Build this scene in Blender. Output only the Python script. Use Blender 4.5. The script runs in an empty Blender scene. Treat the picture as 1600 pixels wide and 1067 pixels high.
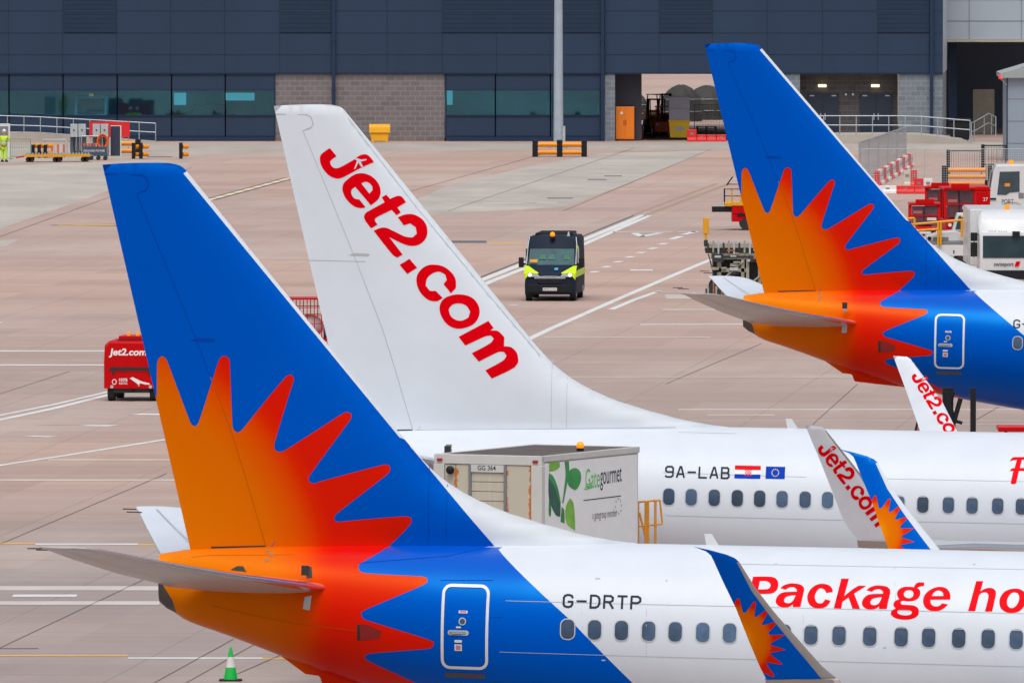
import bpy, bmesh, math, random
import numpy as np
from mathutils import Vector, Matrix
from mathutils.geometry import delaunay_2d_cdt
random.seed(7)
S = bpy.context.scene
COL = S.collection
PI = math.pi
# ------------------------------------------------------------ camera
F = 20400.0; H = 18.93; W0, H0 = 1600.0, 1067.0
PITCH = math.atan(806.5/F)
cam = bpy.data.cameras.new('camera'); co = bpy.data.objects.new('camera', cam); COL.objects.link(co)
cam.sensor_width = 36; cam.lens = 36*F/W0; cam.clip_start = 1; cam.clip_end = 6000
co.location = (0, 0, H); co.rotation_euler = (PI/2-PITCH, 0, 0)
S.camera = co
# ------------------------------------------------------------ light
w = bpy.data.worlds.new('World'); S.world = w; w.use_nodes = True
nt = w.node_tree; bg = nt.nodes['Background']
sky = nt.nodes.new('ShaderNodeTexSky'); sky.sky_type = 'NISHITA'; sky.sun_disc = False
SUN_EL, SUN_AZ = math.radians(63), math.radians(184)      # azimuth clockwise from +Y
sky.sun_elevation = SUN_EL; sky.sun_rotation = SUN_AZ; sky.air_density = 1.0; sky.dust_density = 3.0; sky.ozone_density = 1.0
hs = nt.nodes.new('ShaderNodeHueSaturation'); hs.inputs['Saturation'].default_value = 0.32
hs.inputs['Saturation'].default_value = 0.45
# overcast: the cloud deck is brighter overhead than at the horizon
tcw = nt.nodes.new('ShaderNodeTexCoord'); spw = nt.nodes.new('ShaderNodeSeparateXYZ'); mrw = nt.nodes.new('ShaderNodeMapRange'); vsw = nt.nodes.new('ShaderNodeVectorMath'); vsw.operation = 'SCALE'
mrw.inputs[3].default_value = .75; mrw.inputs[4].default_value = 2.6
nt.links.new(tcw.outputs['Generated'], spw.inputs[0]); nt.links.new(spw.outputs[2], mrw.inputs[0]); nt.links.new(sky.outputs[0], hs.inputs['Color']); nt.links.new(hs.outputs[0], vsw.inputs[0]); nt.links.new(mrw.outputs[0], vsw.inputs['Scale'])
nt.links.new(vsw.outputs[0], bg.inputs[0]); bg.inputs[1].default_value = 0.085
sl = bpy.data.lights.new('sun', 'SUN'); sl.energy = 1.25; sl.angle = math.radians(28); sl.color = (1, 0.96, 0.9)
so = bpy.data.objects.new('sun', sl); COL.objects.link(so); so.location = (0, 0, 80)
sd = Vector((math.sin(SUN_AZ)*math.cos(SUN_EL), math.cos(SUN_AZ)*math.cos(SUN_EL), math.sin(SUN_EL)))
so.rotation_euler = sd.to_track_quat('Z', 'Y').to_euler()
S.view_settings.view_transform = 'Standard'; S.view_settings.look = 'None'
S.view_settings.exposure = 0.0; S.view_settings.gamma = 1
S.cycles.max_bounces = 8; S.cycles.transparent_max_bounces = 12
# ------------------------------------------------------------ helpers
FW = Vector((0, math.cos(PITCH), -math.sin(PITCH))); UP = Vector((0, math.sin(PITCH), math.cos(PITCH))); CAM = Vector((0, 0, H))
def ray(px, py): return Vector((1, 0, 0))*((px-W0/2)/F) - UP*((py-H0/2)/F) + FW
def G(px, py, z=0.0):
    d = ray(px, py); return CAM + d*((z-H)/d.z)
def P(px, py, Y):
    d = ray(px, py); return CAM + d*(Y/d.y)
def XD(px, D): return (px-W0/2)/F*D
def lin(r, g, b):
    f = lambda v: (v/255/12.92 if v/255 <= .04045 else ((v/255+.055)/1.055)**2.4)
    return (f(r), f(g), f(b), 1)
MATS = {}
def mat(name, col, rough=0.5, metal=0.0, coat=0.0, var=0.06, scale=3.0, bump=0.0, emit=None, spec=0.5, stretch=None, tint=None):
    if name in MATS: return MATS[name]
    m = bpy.data.materials.new(name); m.use_nodes = True; n = m.node_tree; b = n.nodes['Principled BSDF']
    b.inputs['Roughness'].default_value = rough; b.inputs['Metallic'].default_value = metal
    b.inputs['Coat Weight'].default_value = coat; b.inputs['Coat Roughness'].default_value = 0.08
    b.inputs['Specular IOR Level'].default_value = spec
    if tint: b.inputs['Specular Tint'].default_value = tint
    c = tuple(col[:3])+(1,)
    if var > 0:
        tc = n.nodes.new('ShaderNodeTexCoord'); mp = n.nodes.new('ShaderNodeMapping')
        if stretch: mp.inputs['Scale'].default_value = stretch
        no = n.nodes.new('ShaderNodeTexNoise'); no.inputs['Scale'].default_value = scale; no.inputs['Detail'].default_value = 6; no.inputs['Roughness'].default_value = .65
        mx = n.nodes.new('ShaderNodeMix'); mx.data_type = 'RGBA'
        mx.inputs[6].default_value = tuple(x*(1-var*2.2) for x in c[:3])+(1,)
        mx.inputs[7].default_value = tuple(min(1, x*(1+var*1.2)) for x in c[:3])+(1,)
        n.links.new(tc.outputs['Object'], mp.inputs[0]); n.links.new(mp.outputs[0], no.inputs['Vector'])
        n.links.new(no.outputs['Fac'], mx.inputs[0]); n.links.new(mx.outputs[2], b.inputs['Base Color'])
        if bump > 0:
            bp = n.nodes.new('ShaderNodeBump'); bp.inputs['Strength'].default_value = bump; bp.inputs['Distance'].default_value = .02
            n.links.new(no.outputs['Fac'], bp.inputs['Height']); n.links.new(bp.outputs[0], b.inputs['Normal'])
    else: b.inputs['Base Color'].default_value = c
    if emit: b.inputs['Emission Color'].default_value = c; b.inputs['Emission Strength'].default_value = emit
    MATS[name] = m; return m
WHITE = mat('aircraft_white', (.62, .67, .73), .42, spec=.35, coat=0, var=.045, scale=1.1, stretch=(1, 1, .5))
FINWHITE = mat('fin_white_lightened', (.71, .765, .82), .45, spec=.2, coat=.0, var=.05, scale=.6)  # same white paint, made lighter because upright faces catch less light
BLUE = mat('aircraft_blue', (0.0, .076, .50), .30, coat=.0, var=.03, scale=.5, spec=.7, tint=(0, .5, 1, 1))
GREY = mat('aircraft_grey', (.30, .285, .27), .35, var=.12, scale=1)
METAL = mat('bare_metal', (.88, .88, .9), .25, metal=1, var=.05)
DARK = mat('dark_rubber', (.018, .018, .02), .7)
APU = mat('exhaust_metal', (.11, .10, .10), .45, metal=.6, var=.2)
LINE = mat('panel_joint', (.44, .48, .53), .6, var=0, spec=.1)
LINEB = mat('panel_joint_blue', (0, .052, .36), .6, var=0, spec=.05)
LINEO = mat('panel_joint_orange', (.42, .10, .0), .6, var=0, spec=.05)
RED = mat('jet_red', (.74, .0, .006), .4, coat=0, var=.02, spec=.25, tint=(1, .05, .05, 1))
REDP = mat('vehicle_red', (.56, .004, .006), .35, var=.10, scale=2, spec=.4, tint=(1, .2, .2, 1))
WP = mat('vehicle_white', (.68, .70, .71), .35, coat=.4, var=.07, scale=1.5)
YEL = mat('safety_yellow', (.75, .36, .01), .45, var=.12, scale=4)
ORG = mat('barrier_orange', (.86, .30, .005), .4, var=.1, scale=4)
BLK = mat('black_plastic', (.012, .014, .018), .55, spec=.25, var=.2, scale=5)
GALV = mat('galvanised_steel', (.48, .52, .56), .4, metal=.5, var=.12, scale=5)
LGREY = mat('light_grey_paint', (.46, .49, .51), .5, var=.1)
MGREY = mat('mid_grey_paint', (.2, .21, .22), .55, var=.15)
BEIGE = mat('beige_paint', (.50, .46, .36), .55, var=.18, scale=2.5)
GLASS = mat('dark_vehicle_glass', (.03, .07, .09), .08, var=.3, scale=1.2, spec=.8)
PW = mat('plastic_white', (.74, .73, .70), .45, var=.08)
PR = mat('plastic_red', (.72, .015, .015), .45, var=.08)
TXW = mat('lettering_white', (.82, .82, .82), .5, var=0, spec=.1)
TXD = mat('lettering_dark', (.025, .035, .05), .5, var=0, spec=.05)
AMB = mat('amber_beacon', (1.0, .30, .0), .25, var=0, emit=.5)
LAMP = mat('headlamp_lit', (1.0, .93, .75), .2, var=0, emit=1.6)
FLAGB = mat('flag_blue', (.0, .045, .42), .5, var=0, spec=.04)
HIVIS = mat('hi_vis_yellow', (.55, .85, .01), .7, var=.1, scale=8)
SKIN = mat('skin', (.45, .25, .17), .6, var=.05)

class MB:
    def __init__(s): s.v = []; s.f = []; s.m = []; s.s = []
    def add(s, vs, fs, m, smooth=False):
        o = len(s.v); s.v += [tuple(v) for v in vs]
        for f in fs: s.f.append([i+o for i in f]); s.m.append(m); s.s.append(smooth)
        return s
    def box(s, x0, x1, y0, y1, z0, z1, m):
        return s.add([(x, y, z) for z in (z0, z1) for y in (y0, y1) for x in (x0, x1)],
                     [(0, 2, 3, 1), (4, 5, 7, 6), (0, 1, 5, 4), (2, 6, 7, 3), (0, 4, 6, 2), (1, 3, 7, 5)], m)
    def cyl(s, p0, p1, r0, m, r1=None, n=14, caps=True, smooth=True):
        p0, p1 = Vector(p0), Vector(p1); r1 = r0 if r1 is None else r1
        q = (p1-p0).to_track_quat('Z', 'Y'); vs = []
        for p, r in ((p0, r0), (p1, r1)):
            for k in range(n):
                a = 2*PI*k/n; vs.append(p+q@Vector((math.cos(a)*r, math.sin(a)*r, 0)))
        s.add(vs, [(k, (k+1) % n, n+(k+1) % n, n+k) for k in range(n)], m, smooth)
        if caps: s.add(vs, [tuple(range(n))[::-1], tuple(range(n, 2*n))], m)
        return s
    def path(s, pts, r, m, n=8):
        for a, b in zip(pts, pts[1:]): s.cyl(a, b, r, m, n=n)
        return s
    def prism(s, pts, ax, a0, a1, m, smooth=False):
        def v(p, a): return (a, p[0], p[1]) if ax == 'x' else ((p[0], a, p[1]) if ax == 'y' else (p[0], p[1], a))
        n = len(pts); s.add([v(p, a0) for p in pts]+[v(p, a1) for p in pts],
              [tuple(range(n)), tuple(range(n, 2*n))[::-1]]+[(k, n+k, n+(k+1) % n, (k+1) % n) for k in range(n)], m, smooth); return s
    def sph(s, c, r, m, n=12, sz=1.0):
        vs = []; fs = []; k = n//2
        for i in range(k+1):
            a = PI*i/k
            for j in range(n): b = 2*PI*j/n; vs.append((c[0]+r*math.sin(a)*math.cos(b), c[1]+r*math.sin(a)*math.sin(b), c[2]+r*sz*math.cos(a)))
        for i in range(k):
            for j in range(n): fs.append((i*n+j, (i+1)*n+j, (i+1)*n+(j+1) % n, i*n+(j+1) % n))
        return s.add(vs, fs, m, True)
    def loft(s, rings, m, smooth=True, caps=True):
        n = len(rings[0]); vs = [v for r in rings for v in r]; fs = []
        for i in range(len(rings)-1):
            for j in range(n): fs.append((i*n+j, i*n+(j+1) % n, (i+1)*n+(j+1) % n, (i+1)*n+j))
        s.add(vs, fs, m, smooth)
        if caps: s.add(vs, [tuple(range(n))[::-1], tuple(range((len(rings)-1)*n, len(rings)*n))], m)
        return s
    def build(s, name, parent=None, loc=None, bevel=0, recalc=True, normals=None):
        me = bpy.data.meshes.new(name); ml = []
        for m in s.m:
            if m not in ml: ml.append(m)
        me.from_pydata(s.v, [], s.f)
        for m in ml: me.materials.append(m)
        me.polygons.foreach_set('material_index', [ml.index(m) for m in s.m])
        me.polygons.foreach_set('use_smooth', s.s)
        if recalc:
            b = bmesh.new(); b.from_mesh(me); bmesh.ops.recalc_face_normals(b, faces=b.faces); b.to_mesh(me); b.free()
        if normals is not None: me.normals_split_custom_set_from_vertices(normals)
        o = bpy.data.objects.new(name, me); COL.objects.link(o)
        if parent: o.parent = parent
        if loc: o.location = loc
        if bevel:
            bm = o.modifiers.new('bevel', 'BEVEL'); bm.width = bevel; bm.segments = 2; bm.limit_method = 'ANGLE'; bm.angle_limit = .7
        return o
def tag(o, label=None, cat=None, group=None, kind=None):
    if label: o['label'] = label
    if cat: o['category'] = cat
    if group: o['group'] = group
    if kind: o['kind'] = kind
    return o
def thing(name, label, cat, loc=(0, 0, 0), rz=0, group=None):
    o = bpy.data.objects.new(name, None); COL.objects.link(o); o.location = loc; o.rotation_euler = (0, 0, rz); o.empty_display_size = .3
    return tag(o, label, cat, group)
KIDS = {}
def dup(root, loc, rz=None, label=None, group=None):
    r = root.copy(); COL.objects.link(r); r.location = loc
    if rz is not None: r.rotation_euler = (0, 0, rz)
    if label: r['label'] = label
    if group: r['group'] = group
    if root not in KIDS: KIDS[root] = [(c, [g for g in bpy.data.objects if g.parent == c]) for c in [o for o in bpy.data.objects if o.parent == root]]
    for ch, gs in KIDS[root]:
        c = ch.copy(); COL.objects.link(c); c.parent = r
        for g in gs: d = g.copy(); COL.objects.link(d); d.parent = c
    return r
def inside(p, poly):
    x, y = p; r = False; j = len(poly)-1
    for i in range(len(poly)):
        xi, yi = poly[i]; xj, yj = poly[j]
        if (yi > y) != (yj > y) and x < (xj-xi)*(y-yi)/(yj-yi)+xi: r = not r
        j = i
    return r
def smooth_poly(pts, it=2, sharp=48):
    """round a traced outline but keep its real corners"""
    pts = [Vector(p) for p in pts]
    for _ in range(it):
        n = len(pts); out = []
        ang = []
        for i in range(n):
            a = pts[i]-pts[i-1]; b = pts[(i+1) % n]-pts[i]
            ang.append(math.degrees(a.angle(b)) if a.length > 1e-9 and b.length > 1e-9 else 0)
        for i in range(n):
            p0, p1, p2, p3 = pts[i-1], pts[i], pts[(i+1) % n], pts[(i+2) % n]
            out.append(p1)
            t1 = (p2-p0)*.5 if ang[i] < sharp else (p2-p1); t2 = (p3-p1)*.5 if ang[(i+1) % n] < sharp else (p2-p1)
            l = (p2-p1).length
            if t1.length > 1e-9: t1 = t1.normalized()*l
            if t2.length > 1e-9: t2 = t2.normalized()*l
            out.append((p1+p2)*.5+(t1-t2)*.125)
        pts = out
    return [tuple(p) for p in pts]
def resample(pts, step, closed=True):
    out = []; n = len(pts)
    for i in range(n if closed else n-1):
        a = Vector(pts[i]); b = Vector(pts[(i+1) % n]); k = max(1, int((b-a).length/step))
        for j in range(k): out.append(tuple(a+(b-a)*(j/k)))
    if not closed: out.append(tuple(pts[-1]))
    return out
def tri2d(loops, step=None):
    """fill 2D loops by the even-odd rule; optional inner grid points so the patch can bend. -> verts, tris"""
    pts = []; ed = []
    for lp in loops:
        if step: lp = resample(lp, step)
        o = len(pts); pts += [Vector(p) for p in lp]; ed += [(o+i, o+(i+1) % len(lp)) for i in range(len(lp))]
    if step:
        xs = [p[0] for p in pts]; ys = [p[1] for p in pts]
        for x in np.arange(min(xs)+step/2, max(xs), step):
            for y in np.arange(min(ys)+step/2, max(ys), step):
                pts.append(Vector((float(x), float(y))))
    r = delaunay_2d_cdt(pts, ed, [], 0, 1e-6)
    V = r[0]; T = []
    for f in r[2]:
        c = (sum(V[i][0] for i in f)/3, sum(V[i][1] for i in f)/3)
        if sum(inside(c, lp) for lp in loops) % 2: T.append(tuple(f))
    return [tuple(v) for v in V], T
def text2d(s, w, h=None, bold=0.0, shear=0.0, mono=False, space=1.0):
    """builtin-font text as flat triangles, fitted into w x h with its lower left corner at 0,0"""
    c = bpy.data.curves.new('t', 'FONT'); c.body = s; c.offset = bold; c.shear = shear; c.resolution_u = 5; c.space_character = space
    o = bpy.data.objects.new('t', c); COL.objects.link(o)
    me = o.to_mesh(); V = [(v.co.x, v.co.y) for v in me.vertices]; T = [tuple(p.vertices) for p in me.polygons]
    o.to_mesh_clear(); bpy.data.objects.remove(o); bpy.data.curves.remove(c)
    x0 = min(v[0] for v in V); x1 = max(v[0] for v in V); y0 = min(v[1] for v in V); y1 = max(v[1] for v in V)
    sx = w/(x1-x0); sy = h/(y1-y0) if h else sx
    return [((v[0]-x0)*sx, (v[1]-y0)*sy) for v in V], T
GL = {'G': [[(1, 1.12), (.88, 1.32), (.62, 1.4), (.38, 1.4), (.12, 1.3), (0, 1.08), (0, .32), (.12, .1), (.38, 0), (.62, 0), (.88, .1), (1, .3), (1, .62), (.55, .62)]],
 '-': [[(0, .7), (1, .7)]], 'D': [[(0, 0), (0, 1.4), (.55, 1.4), (.85, 1.25), (1, .95), (1, .45), (.85, .15), (.55, 0), (0, 0)]],
 'R': [[(0, 0), (0, 1.4), (.7, 1.4), (.95, 1.22), (.95, .88), (.7, .7), (0, .7)], [(.55, .7), (1, 0)]], 'T': [[(0, 1.4), (1, 1.4)], [(.5, 1.4), (.5, 0)]],
 'P': [[(0, 0), (0, 1.4), (.7, 1.4), (1, 1.2), (1, .85), (.7, .65), (0, .65)]], '9': [[(0, .12), (.2, 0), (.75, 0), (1, .2), (1, 1.2), (.8, 1.4), (.2, 1.4), (0, 1.2), (0, .85), (.2, .68), (1, .68)]],
 'A': [[(0, 0), (.42, 1.4), (.58, 1.4), (1, 0)], [(.15, .42), (.85, .42)]], 'L': [[(0, 1.4), (0, 0), (1, 0)]], 'Z': [[(0, 1.4), (1, 1.4), (0, 0), (1, 0)]],
 'B': [[(0, 0), (0, 1.4), (.75, 1.4), (.93, 1.25), (.93, .87), (.75, .72), (0, .72)], [(.7, .72), (1, .55), (1, .17), (.8, 0), (0, 0)]]}
def stroke_text(s, w, h, gap=.30, wd=.25):
    '''stencil-like registration lettering drawn from strokes, fitted into w x h'''
    loops = []; adv = 1+gap+wd
    for i, ch in enumerate(s):
        for st in GL[ch]:
            for a, b in zip(st, st[1:]):
                a = Vector(a); b = Vector(b); d = (b-a).normalized(); n = Vector((-d.y, d.x))*wd/2; e = d*wd*.32; o = Vector((i*adv, 0))
                loops.append([tuple(q+o) for q in (a-n-e, b-n+e, b+n+e, a+n-e)])
    W = (len(s)-1)*adv+1+wd; Hh = 1.4+wd
    loops = [[((x+wd/2)*w/W, (y+wd/2)*h/Hh) for x, y in l] for l in loops]
    pts = []; ed = []
    for lp in loops: o = len(pts); pts += [Vector(q) for q in lp]; ed += [(o+i, o+(i+1) % 4) for i in range(4)]
    r = delaunay_2d_cdt(pts, ed, [], 0, 1e-6); T = []
    for f in r[2]:
        c = (sum(r[0][i][0] for i in f)/3, sum(r[0][i][1] for i in f)/3)
        if any(inside(c, lp) for lp in loops): T.append(tuple(f))
    return [tuple(v) for v in r[0]], T
def slice2d(V, T, step):
    """cut flat triangles at regular heights so they can follow a curved skin"""
    b = bmesh.new(); vs = [b.verts.new((v[0], v[1], 0)) for v in V]
    for f in T:
        try: b.faces.new([vs[i] for i in f])
        except ValueError: pass
    y0 = min(v[1] for v in V); y1 = max(v[1] for v in V); y = y0+step
    while y < y1:
        bmesh.ops.bisect_plane(b, geom=b.verts[:]+b.edges[:]+b.faces[:], plane_co=(0, y, 0), plane_no=(0, 1, 0)); y += step
    b.verts.index_update()
    V2 = [(v.co.x, v.co.y) for v in b.verts]; T2 = [tuple(v.index for v in f.verts) for f in b.faces]; b.free()
    return V2, T2
def sign2d(name, parent, s, x, y, z, w, h, m, face='-x', **k):
    """flat lettering on a vertical face; origin is the lower left corner as read"""
    V, T = text2d(s, w, h, **k); mb = MB()
    f = {'-x': lambda a, b: (x, y-a, z+b), '+x': lambda a, b: (x, y+a, z+b), '-y': lambda a, b: (x+a, y, z+b), '+y': lambda a, b: (x-a, y, z+b)}[face]
    mb.add([f(*v) for v in V], T, m); return mb.build(name, parent, recalc=False)
# ============================================================ AIRCRAFT
THETA = math.radians(5.5); NOSE = math.radians(0.9)
def frame(D, px_ref, theta=THETA, dz=.3):
    """matrix of an aircraft whose tail tip (local x=0) is at depth D"""
    loc = Vector((XD(px_ref, D), D, dz))
    return Matrix.Translation(loc) @ Matrix.Rotation(-theta, 4, 'Z') @ Matrix.Rotation(NOSE, 4, 'Y')
M1 = frame(245.3, 245); M1i = M1.inverted()
def L(px, py, y=0.0, Mi=M1i):
    o = Mi @ CAM; d = Mi.to_3x3() @ ray(px, py); t = (y-o.y)/d.y; p = o+d*t
    return (p.x, p.z)
def LL(pts, y=0.0, Mi=M1i): return [L(a, b, y, Mi) for a, b in pts]
# ---- fuselage profile
top = LL([(243, 873), (248, 864), (260, 860.5), (297, 857.5), (420, 853), (600, 850.5), (773, 850)]); ZC = L(990, 848.5)[1]
bot = LL([(243, 922), (250, 937), (262, 956), (277, 965), (360, 993), (450, 1028), (510, 1052), (622, 1086), (760, 1117), (892, 1142), (1040, 1163)])
TX = [p[0] for p in top]+[9, 34, 35.5, 37, 38, 38.8]; TZ = [p[1] for p in top]+[ZC, ZC, ZC-.25, ZC-.9, ZC-1.5, ZC-2.35]
BX = [p[0] for p in bot]+[11.6, 34, 36, 37.6, 38.8]; BZ = [p[1] for p in bot]+[ZC-4.01, ZC-4.01, ZC-3.9, ZC-3.5, ZC-2.75]
WX = [0, .5, 1, 2, 3, 5, 7, 9, 11, 34, 36, 37.6, 38.8]; WW = [.24, .40, .55, .80, 1.02, 1.40, 1.67, 1.82, 1.88, 1.88, 1.55, .95, .2]
def prof(x):
    def I(X, Z): return (np.interp(x-.35, X, Z)+2*np.interp(x, X, Z)+np.interp(x+.35, X, Z))/4
    return float(I(TX, TZ)), float(I(BX, BZ)), float(I(WX, WW))
def skin_y(x, z, off=0.0):
    t, b, w = prof(x); h = (t-b)/2; c = (t+b)/2; q = max(-1, min(1, (z-c)/h))
    return -(w*math.sqrt(max(0, 1-q*q))+off)
def LS(px, py, Mi=M1i):
    """pixel -> (x, z) on the starboard skin"""
    y = -1.8
    for _ in range(6):
        x, z = L(px, py, y, Mi); y = skin_y(x, z)
    return (x, z)
def LSS(pts, Mi=M1i): return [LS(a, b, Mi) for a, b in pts]
def both(px, py): return LS(px, py) if py > 850 else L(px, py, -.2)
# ---- livery outlines (traced, in the aircraft's own side elevation)
sun_px = [(243, 622), (243.5, 571), (246, 561), (251.5, 557), (257, 560), (261, 568), (295, 658), (299, 664.5), (304, 666), (309, 661), (341, 564), (345, 558), (350, 556), (356, 559), (358.5, 566),
  (362.5, 664), (365, 672), (371, 676), (377, 672), (384, 664), (446, 589), (454, 585), (459, 590), (458, 597), (429, 692), (429.5, 702), (436, 705.5), (446, 703), (532, 648), (542, 643.5), (549, 647), (548, 655),
  (483, 744), (483, 752), (490, 755), (500, 752), (598, 726), (607, 726), (610, 733), (605, 741), (525, 803), (521, 811), (527, 815), (540, 814), (634, 806), (643, 809), (642, 818),
  (604, 855), (563, 880), (560, 886), (563, 892), (572, 895), (657, 900), (667, 902), (668, 908), (660, 914), (573, 951), (564, 957), (566, 964), (575, 969), (668, 998), (678, 1003), (676, 1010), (668, 1013),
  (580, 1020), (571, 1023), (570, 1028), (577, 1033), (640, 1062), (720, 1100), (790, 1130), (700, 1170), (180, 1170), (150, 800), (200, 640)]
SUN = [both(*p) for p in smooth_poly(sun_px, 2, 60)]
bl_px = [(640, 697), (773, 850), (890, 967), (985, 1063), (1060, 1135), (1100, 1165)]
BLUEP = [both(*p) for p in bl_px]+[(11, -2), (-6, -2), (-6, 16), (5, 16), (4.55, 7.6)]
FINBLUE = BLUEP
SC = L(75, 930)
def sunmat(name, cx, cz, k, rough=.3):
    m = bpy.data.materials.new(name); m.use_nodes = True; n = m.node_tree; b = n.nodes['Principled BSDF']
    tc = n.nodes.new('ShaderNodeTexCoord'); vm = n.nodes.new('ShaderNodeVectorMath'); vm.operation = 'MULTIPLY'; vm.inputs[1].default_value = (1, 0, 1)
    vd = n.nodes.new('ShaderNodeVectorMath'); vd.operation = 'DISTANCE'; vd.inputs[1].default_value = (cx, 0, cz)
    mm = n.nodes.new('ShaderNodeMath'); mm.operation = 'DIVIDE'; mm.inputs[1].default_value = k
    cr = n.nodes.new('ShaderNodeValToRGB'); e = cr.color_ramp.elements
    e[0].position = .22; e[0].color = (.84, .25, .0, 1); e[1].position = .50; e[1].color = (.70, .155, .0, 1)
    for p, c in ((.74, (.68, .125, .0, 1)), (.83, (.70, .07, .0, 1)), (.90, (.68, .010, .0, 1)), (.94, (.66, .001, .002, 1))):
        q = cr.color_ramp.elements.new(p); q.color = c
    n.links.new(tc.outputs['Object'], vm.inputs[0]); n.links.new(vm.outputs[0], vd.inputs[0]); n.links.new(vd.outputs['Value'], mm.inputs[0])
    n.links.new(mm.outputs[0], cr.inputs[0]); n.links.new(cr.outputs[0], b.inputs['Base Color'])
    b.inputs['Roughness'].default_value = rough; b.inputs['Specular Tint'].default_value = (1, .5, .04, 1); b.inputs['Specular IOR Level'].default_value = .5
    return m
SUNM = sunmat('sunburst_paint', SC[0], SC[1], 488/82.5)
APUP = LL([(236, 895), (244.7, 899), (251, 906), (270, 936.5), (277.5, 967), (255, 985), (225, 930)], -.2)
def in_bounds(a, b, polys): pass

def make_fuselage(root, livery):
    xs = list(np.concatenate([np.linspace(-.02, 1.0, 8), np.linspace(1.3, 12, 32), np.linspace(12.8, 33, 22), np.linspace(33.8, 38.8, 12)]))
    NP = 30; SCL = 1.9
    pts = []; ed = []
    for x in xs:
        for k in range(NP+1): pts.append(Vector((float(x), PI*k/NP*SCL)))
    def reg(poly, closed=True):
        rs = resample(poly, .12, closed); prev = None; last = None
        seq = rs+([rs[0]] if closed else [])
        for p in seq:
            x, z = p; cur = None
            if -.02 < x < 38:
                t, b, w = prof(x); h = (t-b)/2; c = (t+b)/2
                if abs(z-c) < h*.9995:
                    cur = len(pts); pts.append(Vector((x, math.acos((z-c)/h)*SCL)))
            if cur is not None and prev is not None: ed.append((prev, cur))
            prev = cur
    if livery == 'sun':
        reg(SUN); reg(BLUEP)
    reg(APUP)
    r = delaunay_2d_cdt(pts, ed, [], 0, 1e-5)
    mb = MB(); N = []
    base = []
    for v in r[0]:
        x = v[0]; a = v[1]/SCL; t, b, w = prof(x); h = (t-b)/2; c = (t+b)/2
        t2, b2, w2 = prof(x+.05); h2 = (t2-b2)/2; c2 = (t2+b2)/2
        p = Vector((x, -w*math.sin(a), c+h*math.cos(a)))
        dx = Vector((x+.05, -w2*math.sin(a), c2+h2*math.cos(a)))-p
        da = Vector((0, -w*math.cos(a), -h*math.sin(a)))
        n = da.cross(dx); n.normalize()
        if n.dot(Vector((0, -math.sin(a)-1e-4, math.cos(a)))) < 0: n = -n
        base.append((p, n, x, c+h*math.cos(a)))
    for side in (1, -1):
        o = len(mb.v)
        for p, n, x, z in base: mb.v.append((p.x, p.y*side, p.z)); N.append((n.x, n.y*side, n.z))
        for f in r[2]:
            cx = sum(base[i][2] for i in f)/3; cz = sum(base[i][3] for i in f)/3
            # centroid in elevation of the true triangle
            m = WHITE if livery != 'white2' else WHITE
            if livery == 'sun':
                if inside((cx, cz), BLUEP): m = BLUE
                if inside((cx, cz), SUN): m = SUNM
            if inside((cx, cz), APUP): m = APU
            a, b, c = [Vector(mb.v[i+o]) for i in f]
            nn = (b-a).cross(c-a); g = [i+o for i in f]
            if nn.dot(Vector(N[g[0]])+Vector(N[g[1]])+Vector(N[g[2]])) < 0: g = g[::-1]
            mb.f.append(g); mb.m.append(m); mb.s.append(True)
    ob = mb.build('fuselage', root, recalc=False, normals=N)
    t, b, w = prof(-.02)
    cap = MB(); cap.loft([[(-.01, w*math.cos(a)*k, (t+b)/2+(t-b)/2*math.sin(a)*k) for a in np.linspace(0, 2*PI, 20, endpoint=False)] for k in (1, .55)], DARK)
    cap.build('exhaust_outlet', root)
    return ob

def decal(name, parent, V, T, m, off=.004, y=None):
    mb = MB()
    mb.add([(v[0], skin_y(v[0], v[1], off) if y is None else y, v[1]) for v in V], T, m, True)
    return mb.build(name, parent, recalc=False)
def strip(pts, wd):
    """thin ribbon polygon along a polyline"""
    a = []; b = []
    for i, p in enumerate(pts):
        q0 = Vector(pts[max(0, i-1)]); q1 = Vector(pts[min(len(pts)-1, i+1)]); d = (q1-q0).normalized(); n = Vector((-d.y, d.x))*wd/2
        a.append(tuple(Vector(p)+n)); b.append(tuple(Vector(p)-n))
    V = a+b; n = len(pts)
    return V, [(i, i+1, n+i+1, n+i) for i in range(n-1)]
def rrect(cx, cz, w, h, r, n=5):
    out = []
    for sx, sz, a0 in ((1, 1, 0), (-1, 1, 90), (-1, -1, 180), (1, -1, 270)):
        for k in range(n+1):
            a = math.radians(a0+90*k/n); out.append((cx+sx*(w/2-r)+r*math.cos(a), cz+sz*(h/2-r)+r*math.sin(a)))
    return out
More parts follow.
